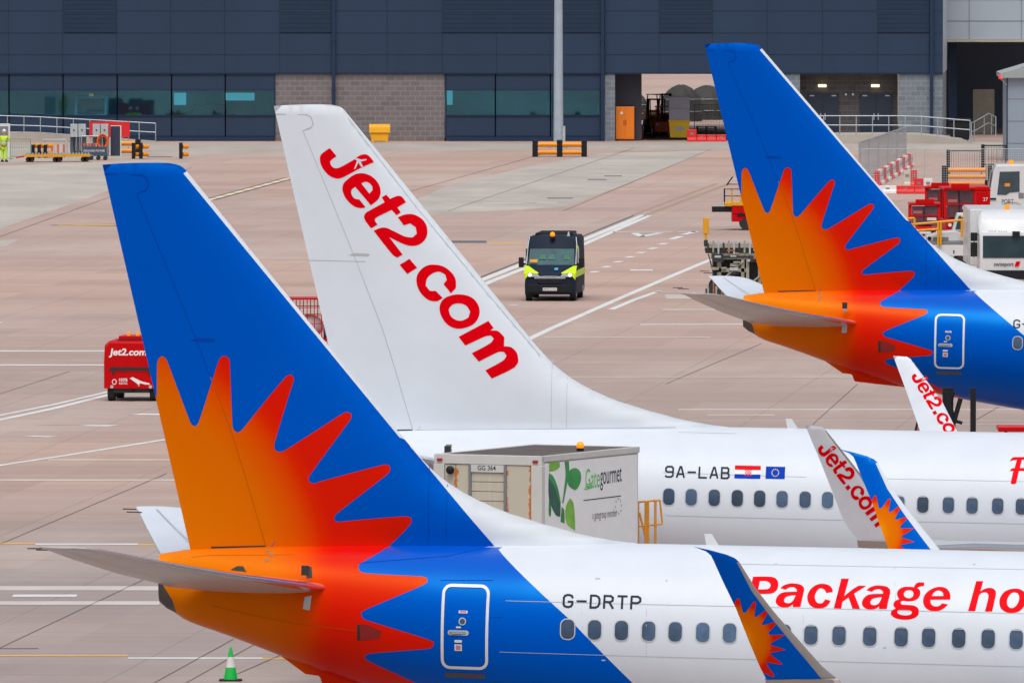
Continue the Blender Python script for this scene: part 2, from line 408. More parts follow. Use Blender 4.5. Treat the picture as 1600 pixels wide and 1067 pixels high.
# ---- plates: fin and winglets; outline in (x,z), thickness from the chord
class Plate:
    def __init__(s, outline, yc, ratio, cmax, zlo):
        s.o = outline; s.yc = yc; s.ratio = ratio; s.cmax = cmax; s.zlo = zlo
        zs = np.linspace(min(p[1] for p in outline)+1e-3, max(p[1] for p in outline)-1e-3, 160); s.zs = zs; s.a = []; s.b = []
        for z in zs:
            X = []
            for i in range(len(outline)):
                (x0, z0), (x1, z1) = outline[i-1], outline[i]
                if (z0 > z) != (z1 > z): X.append(x0+(x1-x0)*(z-z0)/(z1-z0))
            s.a.append(min(X)); s.b.append(max(X))
    def h(s, x, z):
        z = max(z, s.zlo); a = np.interp(z, s.zs, s.a); b = np.interp(z, s.zs, s.b); c = max(b-a, 1e-3); cc = min(c, s.cmax)
        q = max(0.0, min(1.0, (b-x)/cc)) if x > b-cc*.35 else None
        if q is None: q = .35+.65*((b-cc*.35-x)/max(1e-3, (c-cc*.35)))
        q = min(1, max(0, q))
        return s.ratio*cc*5*(.2969*math.sqrt(q)-.1260*q-.3516*q*q+.2843*q**3-.1036*q**4)/1.0
    def y(s, x, z, off=0, side=-1): return s.yc(x, z)+side*(s.h(x, z)+off)
def make_plate(pl, root, regions, default, groups, step=.22, lines=()):
    """regions: [(poly, material)] painted later over earlier; groups: [(name, poly or None)] splits into child meshes"""
    pts = []; ed = []
    o = resample(pl.o, step*.6); pts += [Vector(p) for p in o]; ed += [(i, (i+1) % len(o)) for i in range(len(o))]
    for poly in [r[0] for r in regions]+[g[1] for g in groups if g[1]]:
        prev = None; rs = resample(poly, step*.5)
        for p in rs+[rs[0]]:
            cur = None
            if inside(p, pl.o): cur = len(pts); pts.append(Vector(p))
            if cur is not None and prev is not None: ed.append((prev, cur))
            prev = cur
    xs = [p[0] for p in pl.o]; zs = [p[1] for p in pl.o]
    for z in np.arange(min(zs)+step/2, max(zs), step):
        a = float(np.interp(z, pl.zs, pl.a)); b = float(np.interp(z, pl.zs, pl.b)); c = b-a
        cand = list(np.arange(a+step, b-step*.4, step))+[b-c_*step for c_ in (.06, .15, .3, .5, .75)]
        for x in cand:
            if a < x < b and inside((x, z), pl.o): pts.append(Vector((float(x), float(z))))
    r = delaunay_2d_cdt(pts, ed, [], 0, 1e-5)
    tris = []
    for f in r[2]:
        c = (sum(r[0][i][0] for i in f)/3, sum(r[0][i][1] for i in f)/3)
        if not inside(c, pl.o): continue
        m = default
        for poly, mm in regions:
            if inside(c, poly): m = mm
        g = groups[0][0]
        for nm, poly in groups[1:]:
            if inside(c, poly): g = nm
        tris.append((f, m, g))
    res = {}
    for nm, _ in groups:
        mb = MB(); mp = {}; N = []
        for side in (-1, 1):
            for f, m, g in tris:
                if g != nm: continue
                idx = []
                for i in f:
                    if (i, side) not in mp:
                        x, z = r[0][i]; e = .01
                        hx = (pl.h(x+e, z)-pl.h(x-e, z))/(2*e); hz = (pl.h(x, z+e)-pl.h(x, z-e))/(2*e)
                        yx = (pl.yc(x+e, z)-pl.yc(x-e, z))/(2*e); yz = (pl.yc(x, z+e)-pl.yc(x, z-e))/(2*e)
                        hx = max(-.8, min(.8, hx)); hz = max(-.35, min(.35, hz))
                        n = Vector((-(yx+side*hx), 1, -(yz+side*hz))).normalized()*side
                        mp[(i, side)] = len(mb.v); mb.v.append((x, pl.y(x, z, 0, side), z)); N.append(tuple(n))
                    idx.append(mp[(i, side)])
                a, b, c = [Vector(mb.v[i]) for i in idx]
                if (b-a).cross(c-a).y*side < 0: idx = idx[::-1]
                mb.f.append(idx); mb.m.append(m); mb.s.append(True)
        if mb.f: res[nm] = mb.build(nm, root, recalc=False, normals=N)
    return res
def pdecal(name, parent, pl, V, T, m, off=.004, side=-1):
    mb = MB(); mb.add([(v[0], pl.y(v[0], v[1], off, side), v[1]) for v in V], T, m, True); return mb.build(name, parent, recalc=False)
fin_px = [(160, 257.5), (190, 255.5), (230, 254.5), (262, 255), (275, 257), (285, 261), (292, 268), (632, 686), (652, 709), (675, 733), (705, 757), (745, 780), (800, 803), (900, 832), (960, 844), (1005, 849.5)]
FINO = LL(smooth_poly(fin_px, 1, 30)[:-1])[:] 
FINO = [p for p in FINO]
zb = L(1005, 849.5)[1]
FINO += [(L(1010, 850)[0], zb-.25), (L(299, 857)[0], zb-.45), L(297, 856)]
FIN = Plate(FINO, lambda x, z: 0.0, .105, 4.6, zb)
RUD = LL([(150, 272), (222, 273.5), (229, 277), (233, 291), (231, 295), (214, 303), (217, 306), (361, 668), (418, 854), (418, 880), (200, 880)])
RUD_SPLIT = RUD
LES = LL([(287, 271), (297, 270), (650, 700), (662, 705), (634, 688), (625, 683)])
WHP = LL([(640, 696), (773, 850), (790, 880), (1100, 900), (1100, 700), (700, 640), (650, 690)])
# letters of the fin title, traced on the white fin (pixels)
a7 = lambda L_: [(480+x/7.622, 220+y/7.622) for x, y in L_]
a2 = lambda L_: [(480+x/2.737, 220+y/2.737) for x, y in L_]
LET = [
 [a7([(265, 90), (345, 188), (290, 225), (268, 250), (275, 285), (300, 318), (335, 330), (385, 320), (565, 220), (600, 190), (650, 168), (700, 166), (738, 190), (790, 255), (660, 314), (560, 365), (430, 435), (380, 452), (330, 450), (260, 420), (200, 360), (160, 295), (145, 225), (155, 175), (190, 140)])],
 [a7([(640, 388), (700, 398), (770, 430), (830, 490), (865, 560), (870, 630), (850, 690), (810, 730), (755, 770), (570, 552), (530, 580), (520, 620), (540, 670), (575, 695), (618, 700), (692, 795), (640, 805), (570, 790), (500, 740), (450, 680), (420, 610), (415, 560), (430, 510), (480, 460), (560, 405)]),
  a7([(640, 510), (690, 490), (735, 505), (770, 545), (775, 590), (738, 632)])],
 [a7([(940, 645), (985, 695), (1050, 665), (1095, 658), (1130, 675), (1172, 735), (1070, 795), (1112, 855), (1062, 888), (1005, 825), (840, 905), (805, 930), (805, 955), (835, 1000), (760, 1045), (700, 970), (675, 920), (680, 880), (710, 850), (920, 735), (885, 675)])],
 [a2([(387, 328), (412, 362), (440, 354), (463, 370), (468, 398), (450, 414), (415, 409), (345, 375), (318, 372), (283, 385), (365, 488), (385, 500), (408, 487), (350, 412), (400, 437), (445, 450), (480, 443), (505, 420), (513, 390), (505, 355), (480, 328), (445, 314), (410, 318)])],
 [a2([(395, 531), (437, 505), (470, 543), (428, 570)])],
 [a2([(540, 530), (580, 537), (615, 562), (635, 595), (635, 630), (615, 652), (583, 613), (597, 595), (590, 572), (565, 560), (535, 568), (512, 590), (507, 620), (525, 642), (550, 642), (580, 672), (555, 686), (518, 680), (485, 650), (468, 610), (470, 575), (490, 548), (515, 533)])],
 [a2([(655, 657), (700, 668), (730, 700), (737, 740), (718, 778), (685, 797), (640, 803), (600, 785), (572, 745), (567, 705), (585, 675), (620, 660)]),
  a2([(650, 695), (680, 705), (697, 730), (690, 755), (665, 768), (635, 765), (612, 745), (606, 720), (620, 702)])],
 [a2([(775, 770), (797, 800), (784, 811), (815, 813), (843, 840), (842, 879), (872, 882), (898, 910), (903, 945), (885, 970), (790, 1016), (762, 981), (840, 938), (853, 918), (843, 903), (820, 902), (735, 944), (704, 908), (785, 864), (798, 845), (785, 832), (762, 836), (677, 875), (648, 838)])]]
JPLANE = a7([(553, 343), (572, 331), (606, 262), (640, 316), (664, 313), (632, 252), (698, 235), (706, 226), (698, 220), (640, 228), (600, 214), (560, 216), (562, 222), (590, 240)])
def affine(src, dst):
    A = np.array([[x, y, 1] for x, y in src]); B = np.array(dst, float); Mx = np.linalg.solve(A, B)
    return lambda p: tuple(np.array([p[0], p[1], 1])@Mx)
def letters_on(parent, pl, tr, side, off=.004, step=.18):
    """the traced title on a plate; tr: pixel -> local (x,z)"""
    V = []; T = []
    for lp in LET:
        loops = [[tr(p) for p in smooth_poly(l, 2, 42)] for l in lp]
        v, t = tri2d(loops, step); T += [tuple(i+len(V) for i in f) for f in t]; V += v
    o = pdecal('airline_title', parent, pl, V, T, RED, off, side)
    v, t = tri2d([[tr(p) for p in JPLANE]], step)
    pdecal('aircraft_emblem', o, pl, v, t, WHITE, off+.004, side)
# ---- wings
def airfoil(le, te, t, n=11, up=Vector((0, 0, 1))):
    le, te = Vector(le), Vector(te); c = (te-le).length; out = []
    qs = [(1-math.cos(PI*k/n))/2 for k in range(n+1)]
    th = lambda q: 5*t*c*(.2969*math.sqrt(q)-.126*q-.3516*q*q+.2843*q**3-.1036*q**4)
    for q in qs[::-1]: out.append(le+(te-le)*q+up*th(q)*1.15)
    for q in qs[1:-1]: out.append(le+(te-le)*q-up*th(q)*.85)
    return out
def wing(name, root, secs, m, mle, mlow=None, ups=None):
    rings = [airfoil(a, b, t, up=(ups[i] if ups else Vector((0, 0, 1)))) for i, (a, b, t) in enumerate(secs)]
    mb = MB(); n = len(rings[0]); N_ = 11
    vs = [v for r in rings for v in r]; mb.v = [tuple(v) for v in vs]
    for i in range(len(rings)-1):
        for j in range(n):
            low = j > N_-1; k = j+.5
            le = (N_-2.2 < k < N_+2.2)
            mb.f.append([i*n+j, i*n+(j+1) % n, (i+1)*n+(j+1) % n, (i+1)*n+j]); mb.m.append(mle if le else (mlow if (low and mlow) else m)); mb.s.append(True)
    mb.add(vs[:n], [tuple(range(n))], m); mb.add(vs[-n:], [tuple(range(n))], m)
    return mb.build(name, root)
WL_TE = [(1085.3, 851.7), (1105.5, 859.5), (1113, 866), (1118, 877), (1131, 908), (1150, 950.6), (1168, 1000), (1186, 1046), (1195, 1064)]
WL_LE = [(1085.3, 851.7), (1112, 857.5), (1137.4, 864.5), (1150, 870), (1156.8, 876), (1182, 919), (1212, 959), (1250, 1004), (1282, 1042), (1305, 1062)]
WLO = LL(WL_LE[::-1]+WL_TE[1:], -17.45)
zw0 = min(p[1] for p in WLO)
WLO = [WLO[0]]+WLO[1:]
WLSUN = LL(smooth_poly([(1080+x/4.7, 840+y/4.7) for x, y in [(300, 480), (320, 478), (338, 443), (355, 443), (378, 548), (400, 548), (460, 468), (478, 468), (462, 575), (475, 582), (555, 525), (570, 532), (515, 635), (525, 642), (645, 610), (560, 700), (570, 715), (685, 712), (575, 780), (575, 790), (690, 825), (570, 850), (575, 862), (660, 930), (655, 938), (545, 920), (540, 930), (600, 1022), (590, 1032), (520, 1000), (500, 985), (380, 900)]], 1, 40), -17.45)
WLSTRIP = LL([(1153, 876.5), (1175, 922), (1205, 965), (1240, 1010), (1272, 1050), (1290, 1075), (1330, 1075), (1300, 1040), (1180, 880), (1157, 870)], -17.45)
WSC = L(1150, 1000, -17.45)
WSUNM = sunmat('winglet_sunburst_paint', WSC[0], WSC[1], .70)
def ycw(side): return lambda x, z: side*(17.02+.33*max(0, z-zw0))
WL2_LE = [(1260, 663), (1284.7, 665), (1291, 669), (1315, 700), (1349, 745), (1370, 785), (1392, 825), (1412, 848)]
WL2_TE = [(1260, 663), (1282.5, 720), (1304, 778), (1314, 806), (1323, 824), (1334, 838), (1340, 846)]
WL2_ST = [(1291, 672), (1311, 700), (1345, 745), (1366, 785), (1388, 825), (1403, 850), (1440, 850), (1300, 660)]
def make_aircraft(name, label, D, px_tip, liv, theta=THETA, sx=1.0, group='parked airliners', dz=.3, sdz=.31):
    root = thing(name, label, 'airliner', group=group)
    M = frame(D, px_tip, theta, dz)
    root.matrix_world = M @ Matrix.Diagonal((sx, 1, 1, 1))
    Mi = root.matrix_world.inverted() if False else (M @ Matrix.Diagonal((sx, 1, 1, 1))).inverted()
    fz = make_fuselage(root, liv)
    W = WHITE
    if liv == 'sun':
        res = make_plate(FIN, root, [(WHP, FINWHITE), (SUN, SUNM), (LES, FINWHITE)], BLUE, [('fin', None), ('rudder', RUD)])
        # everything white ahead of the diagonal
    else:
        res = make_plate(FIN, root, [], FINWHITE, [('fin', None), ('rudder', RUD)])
    ln = LINE if liv != 'sun' else LINEB
    fin = res['fin']
    # rudder gap, horn outline, vents
    hinge = LL([(230, 296), (214, 303)]); V, T = strip(hinge, .02); pdecal('rudder_joint', fin, FIN, V, T, ln)
    horn = LL([(163, 272.5), (222, 273.5), (229, 278), (233, 291), (228, 298), (214, 303)]); V, T = strip(horn, .022); pdecal('rudder_joint', fin, FIN, V, T, ln if liv != 'sun' else FINWHITE if False else ln)
    hl = LL([(214, 303), (255, 402), (300, 512), (330, 588)]); V, T = strip(resample(hl, .3, False), .012); pdecal('hinge_line', fin, FIN, V, T, ln)
    hl = LL([(330, 588), (345, 626), (361, 668), (385, 745), (416, 853)]); V, T = strip(resample(hl, .3, False), .014); pdecal('hinge_line', fin, FIN, V, T, LINEO if liv == 'sun' else ln)
    V, T = strip(resample(LL([(330, 855), (372, 854), (415, 853)]), .2, False), .035); pdecal('rudder_gap', fin, FIN, V, T, DARK)
    V, T = tri2d([LL([(298, 531), (310, 527.5), (334, 528.5), (338, 531), (334, 533.5), (308, 533)])], .1); pdecal('vent', fin, FIN, V, T, LINEB if liv == 'sun' else LGREY)
    for q in ([(672, 722), (671, 850)], [(700, 756), (699, 849)], [(430, 845), (425, 853)]):
        V, T = strip(resample(LL(q), .2, False), .009); pdecal('panel_line', fin, FIN, V, T, ln)
    if liv != 'sun':
        for q in ([(297, 280), (420, 440), (560, 610), (650, 716)], [(160, 540), (230, 541), (330, 543)], [(420, 853), (640, 851), (900, 848)]):
            V, T = strip(resample(LL(q), .2, False), .012); pdecal('panel_line', fin, FIN, V, T, LINE)
    # small parts
    a = LL([(1100, 834), (1112, 834), (1124, 853), (1104, 853)]); mb = MB(); mb.prism(a, 'y', -.025, .025, WP); mb.build('antenna', root, bevel=.01)
    sk = LL([(425, 1013), (478, 1052), (500, 1055), (506, 1072), (560, 1079), (640, 1088), (700, 1092), (640, 1060), (520, 1030)])
    mb = MB(); mb.prism(sk, 'y', -.12, .12, SUNM if liv == 'sun' else WHITE); mb.build('tail_skid', root, bevel=.03)
    # stabilisers
    SM = WHITE
    for s in (-1, 1):
        def st(y, le, te, z, t): return ((le, s*y, z-sdz), (te, s*y, z-sdz), t)
        secs = [st(.55, 3.50, .22, 4.66, .085), st(1.0, 3.20, .12, 4.74, .08), st(3.2, 1.92, -.42, 5.05, .065), st(5.4, .64, -.96, 5.42, .06), st(6.8, -.18, -1.30, 5.68, .055), st(7.05, -.42, -1.37, 5.72, .05), st(7.15, -.75, -1.39, 5.74, .04)]
        so_ = wing('stabilizer', root, secs, SM, METAL, mat('tailplane_under', (.50, .49, .48), .3, metal=.15, var=.12, scale=1))
        mb = MB()
        for i, j in ((1, 2), (2, 3), (3, 4)):   # elevator hinge line on both faces
            (l0, t0, h0), (l1, t1, h1) = secs[i], secs[j]
            q0 = Vector(l0).lerp(Vector(t0), .68); q1 = Vector(l1).lerp(Vector(t1), .68)
            for up, zz in ((1, .085), (-1, -.065)):
                k0 = Vector((0, 0, zz*(secs[i][0][0]-secs[i][1][0])*.55)); k1 = Vector((0, 0, zz*(secs[j][0][0]-secs[j][1][0])*.55)); e = Vector((.012, 0, 0))
                mb.add([q0+k0-e, q0+k0+e, q1+k1+e, q1+k1-e], [(0, 1, 2, 3)], LINE)
        mb.build('elevator_hinge', so_)
        for w0, w1 in (((-1.35, s*6.9, 5.39), (-1.62, s*6.95, 5.39)), ((-1.2, s*6.6, 5.35), (-1.5, s*6.63, 5.35))): mb = MB(); mb.path([w0, w1], .012, DARK, n=6); mb.build('static_wick', so_)
        fr = MB()  # seal plates at the root
        fr.box(2.78, 2.92, s*1.12-.03, s*1.12+.03, 4.66, 4.84, DARK) if s < 0 else None
        if s < 0:
            fr.build('seal_plate', so_)
        wlo, wst, zz0 = WLO, WLSTRIP, zw0
        if liv != 'sun':
            wlo = LL(WL2_LE[::-1]+WL2_TE[1:], -17.4, Mi); wst = LL(WL2_ST, -17.4, Mi); zz0 = min(p[1] for p in wlo)
        wz = .17 if liv != 'sun' else 0
        xl_, xt_ = (wlo[0][0], wlo[-1][0])
        secs = [((24.4, s*1.2, 2.15), (17.2, s*1.2, 2.2), .13), ((20.7, s*6, 2.75+wz*1.3), (16.9, s*6, 2.8+wz*1.3), .12), ((15.3, s*15.6, 3.42+wz*1.3), (13.1, s*15.6, 3.46+wz*1.3), .10), ((xl_+.45, s*16.5, zz0-.34+wz*1.1), (xt_+.03, s*16.5, zz0-.32+wz*1.1), .09),
                (((xl_+.18), s*16.85, zz0-.16), ((xt_-.02), s*16.85, zz0-.14), .085), ((xl_+.03, s*16.99, zz0+.03), (xt_-.03, s*16.99, zz0+.03), .085)]
        ups = [Vector((0, 0, 1))]*3+[Vector((0, -s*.25, .97)), Vector((0, -s*.6, .8)), Vector((0, -s*.95, .3))]
        wing('wing', root, secs, GREY if False else mat('wing_grey', (.5, .52, .54), .4, coat=.3), METAL, mat('wing_under', (.45, .435, .41), .45), ups)
        pl = Plate(wlo, (lambda x, z, s=s, zz0=zz0: s*(17.02+.33*max(0, z-zz0))), .085, 1.6, zz0)
        if liv == 'sun': wr = make_plate(pl, root, [(WLSUN, WSUNM), (WLSTRIP, GREY if s < 0 else WHITE)], BLUE, [('winglet', None)], .14)
        else: wr = make_plate(pl, root, [(wst, GREY if s < 0 else WHITE)], mat('winglet_white', (.70, .76, .83), .4), [('winglet', None)], .14)
        if liv != 'sun':
            wo = wr['winglet']
            if s < 0:
                af = affine([(514.8, 231.8), (768.6, 591.2), (633.8, 316.4)], [(1284.7, 694), (1367.6, 825), (1324.5, 722)])
            else:
                af = affine([(514.8, 231.8), (651.7, 417.3), (633.8, 316.4)], [(1429.5, 584), (1465, 645), (1463, 613.5)])
            yy = s*17.45
            letters_on(wo, pl, lambda p: L(*af(p), yy, Mi), -1, .005, .12)
        # main gear and engine
        g = MB(); g.cyl((19.2, s*2.86, .57), (19.2, s*2.86, 2.3), .09, GALV)
        g.build('gear_leg', root)
        for q in (-.22, .22):
            g = MB(); g.cyl((19.2, s*2.86+q-.16, .565), (19.2, s*2.86+q+.16, .565), .565, DARK, n=28); g.cyl((19.2, s*2.86+q-.165, .565), (19.2, s*2.86+q+.165, .565), .25, GALV, n=20); g.build('wheel', root)
        en = MB(); ey = s*4.85
        en.loft([[(x, ey+r*math.cos(a), 1.75+r*.96*math.sin(a)) for a in np.linspace(0, 2*PI, 28, endpoint=False)] for x, r in ((25.0, .82), (25.1, .95), (24.2, 1.06), (22.5, 1.02), (21.2, .8))], WHITE if liv != 'sun' else BLUE)
        en.loft([[(x, ey+r*math.cos(a), 1.75+r*math.sin(a)) for a in np.linspace(0, 2*PI, 24, endpoint=False)] for x, r in ((21.6, .55), (20.4, .42), (19.8, .12))], METAL)
        eo = en.build('engine', root)
        pm = MB(); pm.prism([(24.0, 2.6), (20.0, 2.9), (19.5, 2.4), (21.5, 2.2)], 'y', ey-.12, ey+.12, WHITE); pm.build('pylon', eo)
    g = MB(); g.cyl((34.8, 0, .34), (34.8, 0, 1.6), .07, GALV)
    for q in (-.2, .2): g.cyl((34.8, q-.1, .34), (34.8, q+.1, .34), .34, DARK, n=22)
    g.build('nose_gear', root)
    return root, Mi, fin, fz
WINP = mat('cabin_window', (.05, .09, .16), .12, var=.35, scale=2.5)
_n = WINP.node_tree; _oi = _n.nodes.new('ShaderNodeObjectInfo'); _mp = [q for q in _n.nodes if q.type == 'MAPPING'][0]; _hs = _n.nodes.new('ShaderNodeHueSaturation'); _mr = _n.nodes.new('ShaderNodeMapRange')
_mr.inputs[3].default_value = .6; _mr.inputs[4].default_value = 1.7; _mx = [q for q in _n.nodes if q.type == 'MIX'][0]
_n.links.new(_oi.outputs['Random'], _mr.inputs[0]); _n.links.new(_mr.outputs[0], _hs.inputs['Value']); _n.links.new(_mx.outputs[2], _hs.inputs['Color']); _n.links.new(_hs.outputs[0], _n.nodes['Principled BSDF'].inputs['Base Color'])
wframe = None
def add_windows(root, px_list, row, Mi, extra):
    """passenger windows on the starboard skin"""
    global wframe
    xs = []
    for px in px_list: xs.append(LS(px, row(px), Mi)[0])
    zc = LS(px_list[4], row(px_list[4]), Mi)[1]
    pitch = extra
    x = xs[-1]
    for k in range(14): x += pitch; xs.append(x)
    def ring(w, h, r): return rrect(0, zc, w, h, r, 5)
    if wframe is None:
        X0 = 20.0
        V, T = tri2d([ring(.29, .40, .125), ring(.25, .36, .105)], .09); f = MB()
        f.add([(v[0], skin_y(X0, v[1], .007), v[1]) for v in V], T, mat('window_frame', (.52, .55, .57), .35, metal=.3, var=.05))
        V, T = tri2d([ring(.25, .36, .105)], .09); p = MB()
        p.add([(v[0], skin_y(X0, v[1], .003), v[1]) for v in V], T, WINP)
        V, T = strip([(-.07, zc+.165), (.07, zc+.165)], .014); p.add([(v[0], skin_y(X0, v[1], .012), v[1]) for v in V], T, LGREY)
        wframe = (f, p)
    f0 = p0 = None
    for x in xs:
        if x < 12:
            f_ = MB(); V, T = tri2d([ring(.29, .40, .125), ring(.25, .36, .105)], .09); f_.add([(v[0]+x, skin_y(x+v[0], v[1], .007), v[1]) for v in V], T, MATS['window_frame']); fo = f_.build('window', root, recalc=False)
            f_ = MB(); V, T = tri2d([ring(.25, .36, .105)], .09); f_.add([(v[0]+x, skin_y(x+v[0], v[1], .003), v[1]) for v in V], T, MATS['cabin_window']); f_.build('pane', fo, recalc=False); continue
        if f0 is None: f0 = wframe[0].build('window', root, recalc=False); p0 = wframe[1].build('pane', f0, recalc=False); fo = f0
        else:
            fo = f0.copy(); COL.objects.link(fo); po = p0.copy(); COL.objects.link(po); po.parent = fo
        fo.location = (x, -0.0 if x > 11 else (skin_y(x, zc)-skin_y(20, zc)), 0)
    # far side, same stations
    return zc
def fus_lines(root, segs, Mi, ln, wd=.010, name='panel_line'):
    for q in segs:
        pts = resample(LSS(q, Mi), .25, False); V, T = strip(pts, wd); decal(name, root, V, T, ln, .004)
def make_door(root, Mi, c_px, w_px, ln):
    (x0, y0), (x1, y1) = c_px
    a = LS(x0, y0, Mi); b = LS(x1, y1, Mi)
    cx, cz = (a[0]+b[0])/2, (a[1]+b[1])/2; w_ = b[0]-a[0]; h_ = a[1]-b[1]
    V, T = tri2d([rrect(cx, cz, w_, h_, .17), rrect(cx, cz, w_-.11, h_-.11, .12)], .1)
    d = decal('service_door', root, V, T, WP, .006)
    V, T = tri2d([rrect(cx, cz, w_-.11, h_-.11, .12), rrect(cx, cz, w_-.13, h_-.13, .11)], .12); decal('door_seal', d, V, T, ln, .005)
    def R(u, v): return (cx-w_/2+u*w_, cz+h_/2-v*h_)
    def rr(u, v, w, h, r, m, nm, off=.008):
        x, z = R(u, v); V, T = tri2d([rrect(x, z, w, h, r)], .08); return decal(nm, d, V, T, m, off)
    rr(.46, .32, .17, .05, .008, WP, 'placard'); rr(.46, .317, .12, .018, .005, PR, 'placard', .012)
    rr(.45, .43, .145, .145, .072, LGREY, 'porthole'); rr(.45, .43, .10, .10, .049, GLASS, 'porthole', .012)
    rr(.37, .565, .40, .095, .046, LGREY, 'handle_recess'); rr(.35, .567, .32, .05, .024, MGREY, 'handle_recess', .012)
    x, z = R(.37, .567); hb = MB(); y = skin_y(x, z); hb.box(x-.14, x+.16, y-.03, y-.01, z-.012, z+.012, GALV); hb.build('handle', d)
    rr(.37, .50, .09, .03, .006, WP, 'placard'); rr(.37, .665, .14, .05, .008, WP, 'placard'); rr(.37, .74, .14, .125, .008, WP, 'placard')
    rr(.37, .74, .09, .08, .008, mat('placard_print', (.5, .2, .25), .5), 'placard', .012)
    xx, zz = R(.5, 1.075); V, T = tri2d([rrect(xx, zz, w_*.85, .09, .02)], .1); decal('scuff_plate', d, V, T, APU, .006)
    return d
FOREG = make_aircraft('airliner', 'nearest airliner, blue tail with orange sunburst, registration G-DRTP above its windows', 245.3, 245, 'sun')
root1, Mi1, fin1, fus1 = FOREG
row1 = lambda px: 983+(px-887)*.0214
add_windows(root1, [887, 929, 971, 1013.5, 1055, 1098, 1140, 1182, 1225, 1267, 1311, 1359, 1408, 1451, 1498, 1544, 1588], row1, Mi1, .545)
make_door(root1, Mi1, ((692, 911), (763, 1046.5)), None, LINEB)
def fus_text(name, parent, s, x_px0, x_px1, y_base, y_top, Mi, m, **k):
    a = LS(x_px0, y_base, Mi); b = LS(x_px1, y_base, Mi); t = LS(x_px0, y_top, Mi)
    V, T = (stroke_text if k.get('stroke') else text2d)(s, b[0]-a[0], t[1]-a[1], **{q: v for q, v in k.items() if q != 'stroke'}); V, T = slice2d(V, T, .06)
    return decal(name, parent, [(v[0]+a[0], v[1]+a[1]) for v in V], T, m, .005)
fus_text('registration', fus1, 'G-DRTP', 878.5, 1001.5, 949, 927, Mi1, TXD, stroke=True)
zA = lambda Q: [(1170+x/8.889, 890+y/8.889) for x, y in Q]
zB = lambda Q: [(1340+x/10, 890+y/10) for x, y in Q]
zC = lambda Q: [(1500+x/11.86, 890+y/11.86) for x, y in Q]
def flat_letter(loops, par, nm='title_letter', Mi=None, off=.005):
    Mi = Mi or Mi1
    V, T = tri2d([LSS(smooth_poly(l, 2, 45), Mi) for l in loops], .09)
    decal(nm, par, V, T, RED, off)
LET_P = [zA([(60, 92), (300, 92), (365, 110), (400, 150), (410, 205), (395, 265), (350, 310), (290, 328), (110, 330), (70, 505), (-40, 505)]), zA([(155, 152), (240, 152), (285, 172), (303, 210), (290, 245), (250, 265), (130, 268)])]
LET_A = [zA([(438, 252), (480, 215), (560, 188), (650, 188), (725, 205), (765, 245), (765, 300), (740, 400), (718, 512), (610, 512), (615, 475), (570, 505), (490, 520), (420, 500), (378, 455), (378, 405), (410, 350), (470, 312), (560, 302), (665, 300), (668, 275), (640, 245), (590, 238), (545, 248), (515, 272)]), zA([(650, 350), (580, 355), (515, 375), (488, 415), (500, 448), (540, 460), (590, 448), (620, 415)])]
LET_C = [zA([(1165, 303), (1160, 260), (1120, 215), (1050, 192), (970, 195), (890, 235), (835, 300), (812, 380), (830, 455), (880, 510), (960, 532), (1040, 522), (1095, 490), (1138, 425), (1062, 405), (1035, 445), (1000, 463), (955, 455), (925, 415), (918, 360), (940, 300), (975, 260), (1020, 255), (1060, 280), (1075, 317)])]
LET_K = [zA([(1285, 118), (1392, 118), (1325, 360), (1515, 222), (1630, 222), (1462, 325), (1545, 540), (1440, 535), (1385, 380), (1300, 440), (1285, 535), (1180, 530)])]
LET_G = [zB([(1043, 195), (1037, 250), (985, 252), (930, 280), (968, 310), (980, 360), (965, 415), (920, 460), (840, 485), (760, 485), (700, 480), (668, 505), (690, 540), (780, 545), (880, 555), (940, 590), (957, 645), (940, 710), (880, 752), (780, 773), (660, 768), (570, 740), (520, 695), (525, 640), (595, 598), (560, 560), (565, 510), (600, 475), (650, 455), (622, 410), (618, 350), (650, 300), (720, 265), (800, 260), (880, 268), (910, 215), (960, 192)]),
  zB([(805, 312), (850, 325), (872, 360), (865, 405), (830, 435), (780, 437), (735, 412), (722, 370), (745, 330)]), zB([(640, 622), (720, 622), (820, 630), (852, 660), (830, 692), (760, 708), (680, 700), (630, 675), (618, 645)])]
LET_E = [zB([(1447, 462), (1450, 400), (1425, 325), (1365, 275), (1270, 262), (1170, 290), (1080, 350), (1030, 430), (1028, 520), (1065, 590), (1130, 630), (1220, 642), (1310, 620), (1380, 570), (1412, 535), (1322, 520), (1280, 555), (1215, 568), (1160, 545), (1140, 500), (1140, 462)]), zB([(1342, 405), (1335, 355), (1290, 322), (1230, 325), (1185, 360), (1160, 405)])]
LET_H = [zC([(300, 205), (430, 205), (380, 395), (450, 350), (540, 330), (620, 345), (662, 395), (662, 470), (595, 768), (462, 768), (525, 510), (525, 450), (485, 412), (425, 415), (365, 450), (340, 520), (282, 760), (150, 760)])]
LET_O = [zC([(1010, 342), (1110, 355), (1190, 405), (1225, 480), (1220, 580), (1180, 680), (1100, 760), (980, 792), (860, 780), (770, 720), (732, 630), (735, 540), (780, 450), (860, 380)]), zC([(1005, 412), (950, 430), (900, 490), (872, 570), (880, 650), (925, 700), (980, 700), (1040, 660), (1085, 580), (1098, 490), (1070, 430)])]
ttl = MB(); ttl_o = None
for k, lt_ in enumerate((LET_P, LET_A, LET_C, LET_K, [[(x+134.7, y+3.2) for x, y in l] for l in LET_A], LET_G, LET_E, LET_H, LET_O)): flat_letter(lt_, fus1)
fus_text('fuselage_title', fus1, 'lidays', 1612, 1830, 971, 910, Mi1, RED, bold=.02, shear=.22)
